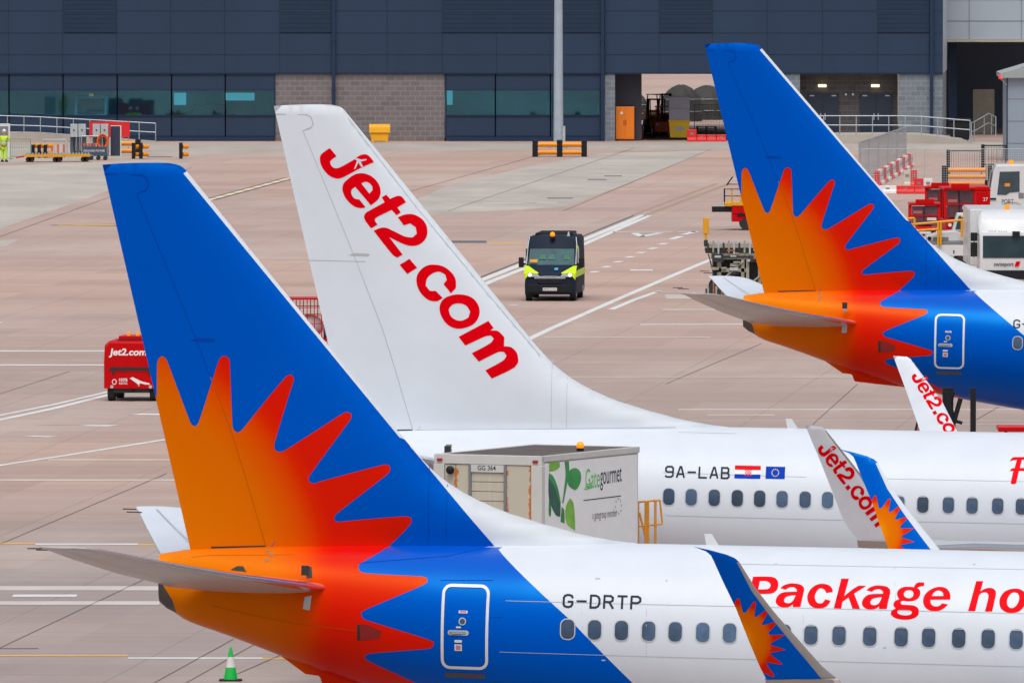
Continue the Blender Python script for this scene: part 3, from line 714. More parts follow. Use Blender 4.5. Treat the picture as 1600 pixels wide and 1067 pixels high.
fus_lines(fus1, [[(790, 938), (1160, 947), (1600, 958)], [(780, 1018), (1160, 1029), (1600, 1041)], [(910, 955), (910, 983)], [(1010, 952), (1010, 1024)], [(1255, 960), (1255, 1036)], [(1400, 862), (1400, 956)], [(1120, 880), (1600, 889)]], Mi1, LINE, .009)
for q in ((930, 902, 8, 3), (1040, 905, 3, 3), (1380, 1010, 5, 2), (1520, 880, 4, 2), (1210, 880, 5, 2), (940, 1030, 6, 2)): tape_ = [(q[0], q[1]), (q[0]+q[2], q[1]), (q[0]+q[2], q[1]+q[3]), (q[0], q[1]+q[3])]; V, T = tri2d([LSS(tape_, Mi1)], .08); decal('service_marking', fus1, V, T, LINE, .004)
fus_lines(fus1, [[(688, 906), (770, 906)], [(560, 879), (700, 868), (773, 852)], [(765, 964), (785, 964)]], Mi1, LINEB, .010)
fus_lines(fus1, [[(300, 870), (330, 867), (460, 866)], [(330, 945), (400, 962), (470, 975), (560, 985)], [(360, 985), (357, 930)], [(338, 920), (338, 960)]], Mi1, LINEO, .008)
def naca(root, Mi, pts1, pts2):
    V, T = tri2d([LSS(pts1, Mi)], .1); o = decal('air_inlet', root, V, T, mat('inlet_dark_red', (.25, .004, .004), .4), .005)
    V, T = tri2d([LSS(pts2, Mi)], .1); decal('inlet_mouth', o, V, T, DARK, .009)
naca(fus1, Mi1, [(558, 975), (575, 976), (597, 986), (593, 997), (572, 1000), (558, 1000)], [(558, 975), (562.5, 976), (562.5, 999), (558, 1000)])
def tape(root, Mi, pts, m, nm):
    V, T = tri2d([LSS(pts, Mi)], .08); decal(nm, root, V, T, m, .006)
tape(fus1, Mi1, [(477, 885), (487, 885), (488, 902), (479, 903)], DARK, 'seal_plate'); tape(fus1, Mi1, [(476, 932), (487, 930), (484, 953), (473, 951)], LGREY, 'seal_plate')
tape(fus1, Mi1, [(360, 890), (370, 884), (380, 884), (385, 893)], DARK, 'seal_plate')
for q in ((418, 860, 5), (424, 866, 7), (417, 874, 6), (421, 852, 4)): tape(fus1, Mi1, [(q[0]-q[2]/2, q[1]-2), (q[0]+q[2]/2, q[1]-2), (q[0]+q[2]/2, q[1]+3), (q[0]-q[2]/2, q[1]+3)], mat('worn_patch', (.35, .15, .05), .6), 'worn_patch')

MIDD = make_aircraft('airliner', 'all white airliner in the middle with red title up its fin and registration 9A-LAB', 289, 500.3, 'white', theta=math.radians(4.6), dz=.46)
root2, Mi2, fin2, fus2 = MIDD
letters_on(fin2, FIN, lambda p: L(p[0], p[1], -.2, Mi2), -1, .005, .3)
row2 = lambda px: 776+(px-1045)*.0205
add_windows(root2, [1045, 1080, 1116, 1152, 1187, 1222, 1258, 1293, 1330, 1367, 1404.5, 1442, 1482, 1519, 1559, 1596], row2, Mi2, .545)
fus_text('registration', fus2, '9A-LAB', 1038.5, 1140, 746, 727, Mi2, TXD, stroke=True)
def flag(nm, x0, x1, y0, y1, cols, sub):
    a = LS(x0, y1, Mi2); b = LS(x1, y0, Mi2); n = len(cols); o = None
    for k, c in enumerate(cols):
        z1 = b[1]-(b[1]-a[1])*k/n; z0 = b[1]-(b[1]-a[1])*(k+1)/n
        V, T = tri2d([[(a[0], z0), (b[0], z0), (b[0], z1), (a[0], z1)]], .08)
        q = decal(nm if o is None else 'flag_band', o or fus2, V, T, c, .005); o = o or q
    cx, cz = (a[0]+b[0])/2, (a[1]+b[1])/2
    mb = MB()
    if sub == 'shield':
        u = .028
        for i in range(-2, 3):
            for j in range(-3, 3):
                if (i+j) % 2 == 0: continue
                x = cx+i*u; z = cz+j*u; mb.add([(p, skin_y(p, q_, .009), q_) for p, q_ in ((x, z), (x+u, z), (x+u, z+u), (x, z+u))], [(0, 1, 2, 3)], RED)
        mb.build('coat_of_arms', o, recalc=False)
    else:
        for k in range(12):
            an = 2*PI*k/12; x = cx+.075*math.sin(an); z = cz+.075*math.cos(an); pts = []
            for j in range(10):
                r_ = .017 if j % 2 == 0 else .008; pts.append((x+r_*math.sin(PI*j/5), z+r_*math.cos(PI*j/5)))
            mb.add([(p, skin_y(p, q_, .009), q_) for p, q_ in pts], [tuple(range(10))], mat('star_yellow', (.85, .7, .2), .5, var=0))
        mb.build('stars', o, recalc=False)
flag('tricolour_flag', 1147.5, 1189, 727.5, 747, [RED, TXW, FLAGB], 'shield')
flag('european_flag', 1196, 1227, 729, 747.5, [FLAGB], 'stars')
zD = lambda Q: [(1560+x/15.25, 700+y/15.25) for x, y in Q]
flat_letter([zD([(265, 310), (320, 240), (370, 212), (900, 212), (880, 275), (560, 272), (515, 470), (780, 470), (765, 540), (490, 540), (430, 800), (430, 825), (380, 850), (320, 850), (292, 825), (355, 545), (300, 540), (265, 550), (320, 480), (385, 470), (440, 280), (380, 280)])], fus2, Mi=Mi2)
fus_text('fuselage_title', fus2, 'riendly', 1618, 1800, 756, 722, Mi2, RED, bold=.01, shear=.3)
fus_lines(fus2, [[(1035, 738), (1260, 745)], [(1300, 746), (1600, 752)], [(1040, 805), (1260, 811), (1600, 818)], [(1060, 675), (1150, 677)]], Mi2, LINE, .010)
V, T = tri2d([LSS([(697, 694), (706, 694), (706, 706), (697, 706)], Mi2)], .1); decal('vent', fus2, V, T, APU, .005)
V, T = strip(resample(LL([(620, 669), (700, 669), (850, 666), (1040, 664)], -.2, Mi2), .3, False), .012)
make_door(root2, Mi2, ((860, 727), (920, 842)), None, LINE)

FARR = make_aircraft('airliner', 'farthest airliner at the right, blue tail with sunburst, beside the service trucks', 380, 1159.2, 'sun', theta=math.radians(4), sx=1.045, sdz=.50)
root3, Mi3, fin3, fus3 = FARR
make_door(root3, Mi3, ((1461, 490), (1506.5, 577)), None, LINEB)
add_windows(root3, [1590, 1618, 1647, 1675, 1703], lambda px: 536+(px-1590)*.02, Mi3, .52)
fus_text('registration', fus3, 'G-DRTZ', 1583, 1662, 513, 499, Mi3, TXD, stroke=True)
fus_lines(fus3, [[(1290, 462), (1290, 500)], [(1240, 520), (1242, 545)]], Mi3, LINEO, .010)
naca(fus3, Mi3, [(1372, 532), (1384, 533), (1400, 541), (1397, 549), (1383, 551), (1373, 550)], [(1372, 532), (1376, 533), (1376, 550), (1372, 550)])
tape(fus3, Mi3, [(1318, 476), (1323, 476), (1323, 487), (1318, 487)], MGREY, 'seal_plate'); tape(fus3, Mi3, [(1316, 508), (1324, 503), (1323, 520), (1315, 520)], LGREY, 'seal_plate')
for q in ((1280, 458, 4), (1282, 463, 4), (1280, 468, 4)): tape(fus3, Mi3, [(q[0]-2, q[1]-1.5), (q[0]+2, q[1]-1.5), (q[0]+2, q[1]+2), (q[0]-2, q[1]+2)], mat('worn_patch', (.35, .15, .05), .6), 'worn_patch')
# ============================================================ GROUND
def node_ground():
    m = bpy.data.materials.new('apron_concrete'); m.use_nodes = True; n = m.node_tree; N = n.nodes; lk = n.links; b = N['Principled BSDF']
    tc = N.new('ShaderNodeTexCoord'); mp = N.new('ShaderNodeMapping'); mp.inputs['Rotation'].default_value = (0, 0, math.radians(5.2)); lk.new(tc.outputs['Object'], mp.inputs[0])
    sp = N.new('ShaderNodeSeparateXYZ'); lk.new(mp.outputs[0], sp.inputs[0])
    def M(op, a, b_=None, c=None):
        q = N.new('ShaderNodeMath'); q.operation = op
        for i, v in enumerate((a, b_, c)):
            if v is None: continue
            if isinstance(v, (int, float)): q.inputs[i].default_value = v
            else: lk.new(v, q.inputs[i])
        return q.outputs[0]
    def noise(scale, vec, det=5, sc=None, rough=.6):
        q = N.new('ShaderNodeTexNoise'); q.inputs['Scale'].default_value = scale; q.inputs['Detail'].default_value = det; q.inputs['Roughness'].default_value = rough
        if sc: m2 = N.new('ShaderNodeMapping'); m2.inputs['Scale'].default_value = sc; lk.new(vec, m2.inputs[0]); vec = m2.outputs[0]
        lk.new(vec, q.inputs['Vector']); return q.outputs['Fac']
    def mixc(f, a, b_):
        q = N.new('ShaderNodeMix'); q.data_type = 'RGBA'
        for i, v in ((0, f), (6, a), (7, b_)):
            if isinstance(v, (int, float, tuple)): q.inputs[i].default_value = v
            else: lk.new(v, q.inputs[i])
        return q.outputs[2]
    def ramp(v, lo, hi):
        q = N.new('ShaderNodeMapRange'); q.inputs[1].default_value = lo; q.inputs[2].default_value = hi; lk.new(v, q.inputs[0]); return q.outputs[0]
    X = M('DIVIDE', M('ADD', sp.outputs[0], 2.6), 5.0); Y = M('DIVIDE', sp.outputs[1], 7.5)
    fx = M('FLOOR', X); fy = M('FLOOR', Y)
    cb = N.new('ShaderNodeCombineXYZ'); lk.new(fx, cb.inputs[0]); lk.new(fy, cb.inputs[1])
    wn = N.new('ShaderNodeTexWhiteNoise'); wn.noise_dimensions = '2D'; lk.new(cb.outputs[0], wn.inputs[0])
    big = noise(.013, mp.outputs[0], 3, (1, .55, 1)); mid = noise(.10, mp.outputs[0], 6, (1, .25, 1)); fine = noise(1.1, mp.outputs[0], 6, (1, .35, 1), .75)
    pink = (.485, .335, .272, 1); grey = (.355, .288, .265, 1); lt = (.52, .455, .41, 1)
    c = mixc(ramp(big, .40, .62), grey, pink)
    # the apron gets rosier towards the middle distance, greyer near the camera
    dist = ramp(sp.outputs[1], 330, 520); c = mixc(M('MULTIPLY', dist, .6), c, pink)
    c = mixc(M('MULTIPLY', ramp(mid, .52, .72), .45), c, lt)
    v = M('ADD', M('ADD', .86, M('MULTIPLY', dist, .05)), M('MULTIPLY', wn.outputs[0], .12)); v = M('MULTIPLY', v, M('ADD', .90, M('MULTIPLY', fine, .2)))
    st = noise(.22, mp.outputs[0], 5, (.5, 1.6, 1)); v = M('MULTIPLY', v, M('SUBTRACT', 1.0, M('MULTIPLY', ramp(st, .62, .80), .20)))
    bnd = noise(.55, mp.outputs[0], 4, (.035, 1, 1), .7); v = M('MULTIPLY', v, M('ADD', .90, M('MULTIPLY', bnd, .2)))
    bn2 = noise(.09, mp.outputs[0], 3, (.12, 1, 1)); v = M('MULTIPLY', v, M('SUBTRACT', 1.0, M('MULTIPLY', ramp(bn2, .50, .68), .13)))
    jx = M('LESS_THAN', M('ABSOLUTE', M('SUBTRACT', M('FRACT', X), .5)), .0045); jy = M('LESS_THAN', M('ABSOLUTE', M('SUBTRACT', M('FRACT', Y), .5)), .008)
    j = M('MAXIMUM', jx, jy); v = M('MULTIPLY', v, M('SUBTRACT', 1.0, M('MULTIPLY', j, M('ADD', .05, M('MULTIPLY', mid, .35)))))
    cc = N.new('ShaderNodeVectorMath'); cc.operation = 'SCALE'; lk.new(c, cc.inputs[0]); lk.new(v, cc.inputs['Scale'])
    lk.new(cc.outputs[0], b.inputs['Base Color']); b.inputs['Roughness'].default_value = .75; b.inputs['Specular IOR Level'].default_value = .3
    bp = N.new('ShaderNodeBump'); bp.inputs['Strength'].default_value = .25; bp.inputs['Distance'].default_value = .01; lk.new(fine, bp.inputs['Height']); lk.new(bp.outputs[0], b.inputs['Normal'])
    return m
mb = MB(); mb.add([(-2500, -200, 0), (2500, -200, 0), (2500, 4500, 0), (-2500, 4500, 0)], [(0, 1, 2, 3)], node_ground()); tag(mb.build('ground', None), kind='structure')
CON = mat('pale_concrete', (.475, .43, .375), .8, var=.24, scale=.22, stretch=(.8, .35, 1))
CONG = mat('grey_concrete', (.45, .395, .345), .8, var=.2, scale=.3, stretch=(1, .3, 1))
CONP = mat('rosy_concrete', (.52, .37, .29), .8, var=.14, scale=.3, stretch=(1, .3, 1))
def gpoly(name, px, m, z):
    mb = MB(); v = [G(x, y) for x, y in px]; mb.add([(p.x, p.y, z) for p in v], [tuple(range(len(v)))], m); return tag(mb.build(name, None), kind='structure')
gpoly('pale_concrete_bay', [(-60, 372), (0, 358), (160, 302), (245, 272), (300, 256), (250, 250), (-60, 262)], CON, .004)
gpoly('pale_concrete_bay', [(560, 352), (690, 335), (880, 324), (960, 295), (1075, 250), (1110, 236), (940, 240), (820, 262), (700, 290)], CON, .004)
gpoly('pale_concrete_bay', [(-80, 258), (440, 240), (700, 236), (960, 235), (1300, 236), (1700, 243), (1700, 224), (1300, 219), (900, 224.5), (400, 225), (-80, 226)], CONG, .003)
gpoly('pale_concrete_bay', [(-50, 379), (30, 374), (10, 385), (-50, 389)], CON, .004)
# ---- paint
PWH = mat('road_paint_white', (.70, .70, .68), .7, var=.16, scale=.9); PYE = mat('road_paint_yellow', (.72, .42, .10), .7, var=.18, scale=.9); PCR = mat('road_paint_cream', (.62, .54, .44), .75, var=.2, scale=.9)
PFA = mat('road_paint_faded', (.56, .51, .47), .75, var=.16, scale=.6); PDK = mat('road_paint_dark', (.12, .12, .13), .8, var=.2, scale=.8)
def pline(px, wd, m, z=.008, name='ground_marking'):
    pts = [G(x, y) for x, y in px]; V, T = strip([(p.x, p.y) for p in pts], wd); mb = MB(); mb.add([(v[0], v[1], z) for v in V], T, m); return tag(mb.build(name, None), kind='structure')
def hline(x0, x1, y, th, m, z=.008):   # transverse stripe, th = its length along the ground
    p0, p1 = G(x0, y), G(x1, y); mb = MB(); mb.box(p0.x, p1.x, p0.y-th/2, p0.y+th/2, z-.002, z, m); return tag(mb.build('ground_marking', None), kind='structure')
def dline(p0, p1, n, fill, wd, ms, z=.008):
    a, b = G(*p0), G(*p1); mb = MB()
    for k in range(n):
        for j, mm in enumerate(ms):
            t0 = (k+j*fill[0])/n; t1 = (k+(j+1)*fill[0] if len(ms) > 1 else k+fill[0])/n; u = a.lerp(b, t0); v = a.lerp(b, t1)
            V, T = strip([(u.x, u.y), (v.x, v.y)], wd); mb.add([(q[0], q[1], z) for q in V], T, mm)
    return tag(mb.build('ground_marking', None), kind='structure')
pline([(-40, 665), (0, 656), (85, 638), (170, 617), (300, 585)], .30, PWH); pline([(-40, 657), (0, 649), (85, 632), (170, 612), (300, 580)], .22, PWH)
pline([(-40, 735), (0, 727), (100, 712), (270, 685), (420, 660)], .26, PWH)
dline((325, 313), (455, 278), 9, (.5,), .38, [PWH, PYE]); pline([(325, 313), (455, 278)], .75, PDK, .006)
pline([(92, 352), (180, 350)], .25, PYE); pline([(80, 352), (300, 354)], .6, PDK, .006)
hline(92, 178, 352, 1.2, PYE)
pline([(700, 461), (757, 436), (880, 388), (1006, 336.5)], .38, PWH); pline([(712, 464), (770, 439), (892, 391), (1014, 337)], .34, PWH); pline([(706, 463), (764, 437.5), (886, 389.5), (1010, 336.5)], 1.5, PDK, .006) if False else None
pline([(747, 435), (870, 386), (990, 337)], .14, PDK, .006)
pline([(1010, 336), (1060, 317), (1140, 287)], .30, mat('worn_marking', (.40, .27, .2), .8, var=.2, scale=.8), .006); pline([(990, 336), (1040, 317), (1120, 287)], .22, mat('worn_marking', (.40, .27, .2), .8), .006)
pline([(820, 533), (860, 514), (960, 470), (1060, 427), (1130, 398)], .30, PWH); pline([(955, 484), (990, 469), (1030, 455)], .28, PWH)
for x, y in ((170, 742), (280, 695), (390, 648), (497, 604), (602, 563), (710, 525), (808, 482)):
    cx, cy = 900+x/5.927, 300+y/5.927; pline([(cx-4, cy+1.1), (cx+4, cy-1.1)], .35, PWH)
pline([(1049, 374.2), (1064, 369.5)], .35, PWH); pline([(1067, 367), (1088, 362)], .35, PWH); pline([(799, 477), (806, 476)], .4, PWH)
for a, b in (((991, 364.5), (1033, 364)), ((1033, 364), (1003, 370)), ((1003, 370), (991, 364.5))): pline([a, b], .35, PWH)
hline(958, 983, 363, 1.2, PCR); hline(984, 1050, 362.5, 1.0, PFA); hline(1059, 1087, 362.5, 1.0, PFA); hline(985, 1020, 422.3, 1.5, PWH); hline(840, 1340, 589, .55, PCR); hline(850, 1110, 527, .7, PFA)
hline(1047, 1200, 438.5, .7, PCR); hline(1023, 1300, 456.5, .6, PFA); hline(1035, 1300, 484, 1.2, PFA); hline(1000, 1330, 507, 1.6, PFA)
hline(1060, 1640, 640, .45, PWH); hline(1060, 1640, 657.5, .4, PFA); hline(1105, 1210, 648.5, .6, PCR)
hline(-40, 166, 548.5, .9, PWH); hline(-40, 164, 570.5, .9, PWH); hline(75, 270, 718.5, .7, PCR); hline(-40, 275, 750, .8, PCR)
hline(-40, 55, 849, .6, PYE); hline(55, 215, 850, .6, PWH); hline(215, 300, 851, .6, PYE); hline(-40, 250, 919, 1.8, PFA); hline(20, 120, 930.5, .9, PWH); hline(-40, 250, 942, 1.5, PFA)
hline(-40, 200, 1024, .45, PYE); hline(200, 410, 1028, .5, PWH); hline(410, 480, 1029, .5, PYE)
hline(762, 818, 381, 1.4, PYE); hline(700, 760, 378, 3.0, PDK, .006); hline(0, 60, 1013, .2, PDK); hline(60, 160, 664, .1, PFA)
for a, b in (((145, 666), (166, 664)), ((55, 682.5), (73, 681.5)), ((226, 648.5), (243, 646.5)), ((0, 504), (3, 504))): pline([a, b], 1.0, PWH)
hline(1520, 1560, 461, 1.6, PWH); hline(1040, 1115, 464, 4.5, PFA); hline(1480, 1600, 663, .3, PFA)
# expansion joints drawn dark near the camera
JN = mat('joint_sealant', (.21, .17, .15), .8, var=.2)
for q in ([(240, 1067), (365, 998)], [(290, 1067), (430, 988)], [(370, 1053), (480, 1005)], [(0, 1012), (120, 955), (240, 898)], [(0, 850), (260, 740)], [(-30, 625), (110, 580)], [(1040, 600), (1190, 537)], [(1270, 663), (1340, 600)], [(1525, 656), (1560, 636)], [(1345, 598), (1370, 580)],
          [(550, 325), (880, 232), (905, 224)], [(700, 330), (990, 232)], [(880, 330), (1110, 234)], [(0, 370), (300, 262)]):
    pline(q, .03 if q[0][1] > 500 else .045, JN, .012, 'slab_joint')
for x0, x1, y in ((944, 972, 275.5), (918, 948, 281), (855, 895, 310), (230, 268, 245.5)): hline(x0, x1, y, 1.5, PDK, .010)
for x0, x1, y in ((940, 995, 257), (820, 870, 317), (755, 840, 318)): hline(x0, x1, y, 1.6, PFA, .010)

# ============================================================ TERMINAL
DB = G(800, 221).y; SB = F/DB
def bx(px): return XD(px, DB)
def bz(py): return P(800, py, DB).z
ter = thing('terminal_building', 'long navy clad terminal building with block walls and strip windows at the back', 'building', (0, DB, 0))
CLAD = mat('navy_cladding', (.033, .055, .100), .5, var=.08, scale=.25, stretch=(1, 1, .3), spec=.12); CLADD = mat('dark_louvre', (.025, .043, .078), .5, spec=.1, var=.06, scale=.5)
CLJ = mat('cladding_joint', (.022, .037, .068), .6, var=0, spec=.1); CLT = mat('cladding_trim', (.022, .042, .09), .5, var=.05, spec=.15)
def blockmat(name, c1, c2, mo):
    m = bpy.data.materials.new(name); m.use_nodes = True; n = m.node_tree; b = n.nodes['Principled BSDF']; tc = n.nodes.new('ShaderNodeTexCoord'); sp = n.nodes.new('ShaderNodeSeparateXYZ'); cb = n.nodes.new('ShaderNodeCombineXYZ')
    ad = n.nodes.new('ShaderNodeMath'); ad.operation = 'ADD'; n.links.new(tc.outputs['Object'], sp.inputs[0]); n.links.new(sp.outputs[0], ad.inputs[0]); n.links.new(sp.outputs[1], ad.inputs[1])
    br = n.nodes.new('ShaderNodeTexBrick'); br.inputs['Scale'].default_value = 1; br.inputs['Brick Width'].default_value = .60; br.inputs['Row Height'].default_value = .30; br.inputs['Mortar Size'].default_value = .018
    br.inputs['Color1'].default_value = c1+(1,); br.inputs['Color2'].default_value = c2+(1,); br.inputs['Mortar'].default_value = mo+(1,)
    n.links.new(ad.outputs[0], cb.inputs[0]); n.links.new(sp.outputs[2], cb.inputs[1]); n.links.new(cb.outputs[0], br.inputs['Vector']); n.links.new(br.outputs['Color'], b.inputs['Base Color']); b.inputs['Roughness'].default_value = .85
    return m
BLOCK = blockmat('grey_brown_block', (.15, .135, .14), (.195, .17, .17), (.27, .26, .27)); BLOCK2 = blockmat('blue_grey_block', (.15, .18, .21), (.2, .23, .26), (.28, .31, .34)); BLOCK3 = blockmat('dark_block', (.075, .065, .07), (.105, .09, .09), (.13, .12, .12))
Z1 = bz(115.5); ZT = 15.5
# upper storey volume (open below in the passage)
xL, xR = bx(-620), bx(1473)
up = MB(); up.box(xL, xR, 0, 34, Z1, ZT, CLAD); up.build('upper_wall', ter)
rf = MB(); rf.box(xL-.3, xR+.3, -.3, 34.3, ZT, ZT+.35, MGREY); rf.build('roof', ter)
j = MB()
for px in list(np.arange(14-84.5*6, 400, 84.4))+[437, 520, 605, 691, 776, 860, 945, 1030, 1113, 1199, 1285, 1371, 1452]:
    x = bx(px); j.box(x-.02, x+.02, -.012, -.001, Z1, ZT-.05, CLJ)
for py in (86, 52, 17.5, -17, -51, -86, -120, -155): j.box(xL, xR, -.010, -.001, bz(py)-.018, bz(py)+.018, CLJ)
j.box(xL, xR, -.03, -.001, Z1-.02, Z1+.06, CLJ); j.build('cladding_joints', ter)
for a, b_ in ((100, 182), (437, 519), (691, 942), (1030, 1113), (1371, 1452), (-240, -158)):
    q = MB(); q.box(bx(a), bx(b_), -.05, -.014, bz(51), bz(-50), CLADD)
    q.box(bx(a), bx(b_), -.06, -.051, bz(18.5), bz(16.5), CLAD)
    for k in range(1, 14):
        z = bz(51)+k*(bz(-50)-bz(51))/14; q.box(bx(a)+.05, bx(b_)-.05, -.060, -.0505, z-.015, z+.015, CLADD)
    q.build('louvre_panel', ter)
for px in (521.5, 941.5, 1455.5):
    q = MB(); q.box(bx(px)-.10, bx(px)+.10, -.22, -.07, 0, ZT, CLT)
    for z in (3, 6, 9, 12): q.box(bx(px)-.15, bx(px)+.15, -.24, -.02, z, z+.08, CLT)
    q.build('downpipe', ter)
# ground floor solid walls
def gwall(a, b_, m, nm, y0=.1, y1=.6, ztop=None):
    q = MB(); q.box(bx(a), bx(b_), y0, y1, 0, (ztop or Z1)-.001, m); return q.build(nm, ter)
gwall(430, 694.5, BLOCK, 'block_wall'); gwall(945, 961, BLOCK2, 'block_pier', .05, 30); gwall(1216, 1250, BLOCK2, 'block_pier', .05, 30); gwall(1404, 1473, BLOCK2, 'block_wall')
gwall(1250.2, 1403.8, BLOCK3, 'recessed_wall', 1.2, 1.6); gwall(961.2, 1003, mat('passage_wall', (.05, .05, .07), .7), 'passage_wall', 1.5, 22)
gwall(938.5, 944.8, CLAD, 'wall_panel', .05, .6)
GLZ = bpy.data.materials.new('tinted_window_glass'); GLZ.use_nodes = True; n = GLZ.node_tree; n.nodes.clear()
o_ = n.nodes.new('ShaderNodeOutputMaterial'); mx = n.nodes.new('ShaderNodeMixShader'); tr = n.nodes.new('ShaderNodeBsdfTransparent'); gl = n.nodes.new('ShaderNodeBsdfGlossy')
tr.inputs[0].default_value = (.50, .86, .98, 1); gl.inputs[0].default_value = (.45, .8, .88, 1); gl.inputs['Roughness'].default_value = .03; mx.inputs[0].default_value = .10
n.links.new(tr.outputs[0], mx.inputs[1]); n.links.new(gl.outputs[0], mx.inputs[2]); n.links.new(mx.outputs[0], o_.inputs[0])
def glazing(a, b_, mull):
    f = MB(); x0, x1 = bx(a), bx(b_)
    f.box(x0, x1, .06, .4, bz(141.5), Z1-.001, CLAD); f.box(x0, x1, .06, .4, .0, bz(180.5), CLAD); f.box(x0, x1, .03, .055, bz(214), bz(212), CLJ)
    f.box(x0, x1, .0, .058, 0, .25, CLT)
    w = f.build('glazed_wall', ter)
    ms = [a]+mull+[b_]
    for p, q in zip(ms, ms[1:]):
        fr = MB(); X0, X1 = bx(p), bx(q)
        for xx in (X0, X1): fr.box(xx-.03, xx+.03, .02, .054, .26, Z1-.03, CLJ)
        fr.box(X0+.05, X1-.05, .0, .054, bz(181.5), bz(180), CLT); fr.box(X0+.05, X1-.05, .0, .054, bz(142), bz(140.5), CLT)
        fo = fr.build('window', ter)
        g = MB(); g.box(X0+.045, X1-.045, .2, .21, bz(180.4), bz(141.6), GLZ); g.build('pane', fo)
    # room behind
    r = MB(); rm = mat('room_wall', (.38, .52, .56), .8, var=.25, scale=.3); fl = mat('room_floor', (.5, .55, .56), .6)
    r.box(x0, x1, 4.6, 4.8, .2, Z1-.1, rm); r.box(x0, x1, .4, 4.6, 0, .2, fl); r.box(x0-.1, x0, .4, 6.2, .2, Z1-.1, rm); r.box(x1, x1+.1, .4, 6.2, .2, Z1-.1, rm); r.box(x0, x1, .4, 6.2, Z1-.3, Z1-.05, rm)
    r.build('room', ter)
glazing(-240, 429.5, [-155, -70, 14, 98.5, 183, 268, 352]); glazing(696.5, 938, [774, 860])
br_ = mat('far_window_lit', (.40, .75, .72), .5, var=0, emit=.35)
for a, b_, t, bt in ((271, 290, 146, 165), (352, 397, 146, 158), (698, 707, 142, 165)):
    q = MB(); q.box(bx(a), bx(b_), 1.2, 1.3, bz(bt), bz(t), br_); q.build('far_window', ter)
# doors
for k, (a, b_) in enumerate(((1262, 1311), (1344.5, 1395))):
    x0, x1 = bx(a), bx(b_); d = MB(); DM = mat('door_navy', (.018, .03, .055), .45, var=.08)
    d.box(x0, x1, 1.10, 1.19, .15, bz(147.5), DM); d.box((x0+x1)/2-.015, (x0+x1)/2+.015, 1.085, 1.098, .16, bz(148), CLJ); do = d.build('double_door', ter)
    h_ = MB()
    for s in (-1, 1): h_.box((x0+x1)/2+s*.13-.03, (x0+x1)/2+s*.13+.03, 1.04, 1.098, 1.25, 1.65, GALV)
    h_.build('handle', do)
    h_ = MB()
    for u in (.15, .85): h_.box(x0+(x1-x0)*u-.14, x0+(x1-x0)*u+.14, 1.05, 1.098, bz(151.5), bz(149.5), GALV)
    h_.build('door_closer', do)
    q = MB(); q.box(x0+.05, x1-.05, .7, 1.1, .0, .22, CON); q.build('door_step', ter)
    lx = bx((1285.5, 1368.5)[k]); q = MB(); q.box(lx-.24, lx+.24, 1.04, 1.19, bz(137), bz(133), mat('bulkhead_lit', (1, .78, .42), .4, var=0, emit=2.2)); q.build('bulkhead_lamp', ter)
q = MB(); q.box(bx(1321), bx(1324), 1.08, 1.19, bz(150), bz(147), WP); q.box(bx(1332), bx(1335), 1.08, 1.19, bz(150), bz(147), WP); q.build('sensor', ter)
# right end: return wall, light grey link block, dark bay
ter.location.y = DB
LCL = mat('light_grey_cladding', (.42, .49, .55), .45, var=.05, scale=.3); DKBAY = mat('dark_bay', (.13, .17, .25), .7)
lk_ = thing('link_building', 'light grey clad upper block bridging a dark loading bay at the top right', 'building', (0, DB, 0))
x0, x1 = bx(1488), bx(1800)
q = MB(); q.box(x0, x1, 14, 40, bz(77)+.35, ZT, LCL)
for py in (14, 48): q.box(x0, x1, 13.985, 13.999, bz(py)+.33, bz(py)+.37, MGREY)
for px in (1527, 1610, 1690): q.box(bx(px)-.02, bx(px)+.02, 13.98, 13.997, bz(77)+.36, ZT, MGREY)
q.box(x0-.1, x1, 13.9, 14.2, bz(80)+.30, bz(77)+.34, BEIGE); q.build('upper_wall', lk_)
q = MB(); q.box(bx(1500), x1, 34, 34.5, 0, bz(77)+.2, DKBAY); q.box(bx(1497), bx(1509), 16, 16.6, 0, bz(80)+.2, CLAD); q.box(bx(1488), x1, 14.2, 40, bz(77)+.21, bz(77)+.34, DKBAY); q.build('bay_wall', lk_)
q = MB(); q.box(bx(1539), bx(1573), 20, 20.3, 0, 2.7, BEIGE); q.build('screen_wall', lk_)
q = MB(); q.prism([(bx(1473)+.001, .1), (bx(1489), 12), (bx(1489)-.5, 12), (bx(1473)-.5, .61)], 'z', 0, Z1, BLOCK2); q.prism([(bx(1473)+.02, .0), (bx(1490), 12.1), (bx(1489)-.5, 12.1), (bx(1473)-.4, .6)], 'z', Z1+.002, ZT-.05, LCL); q.build('return_wall', ter)
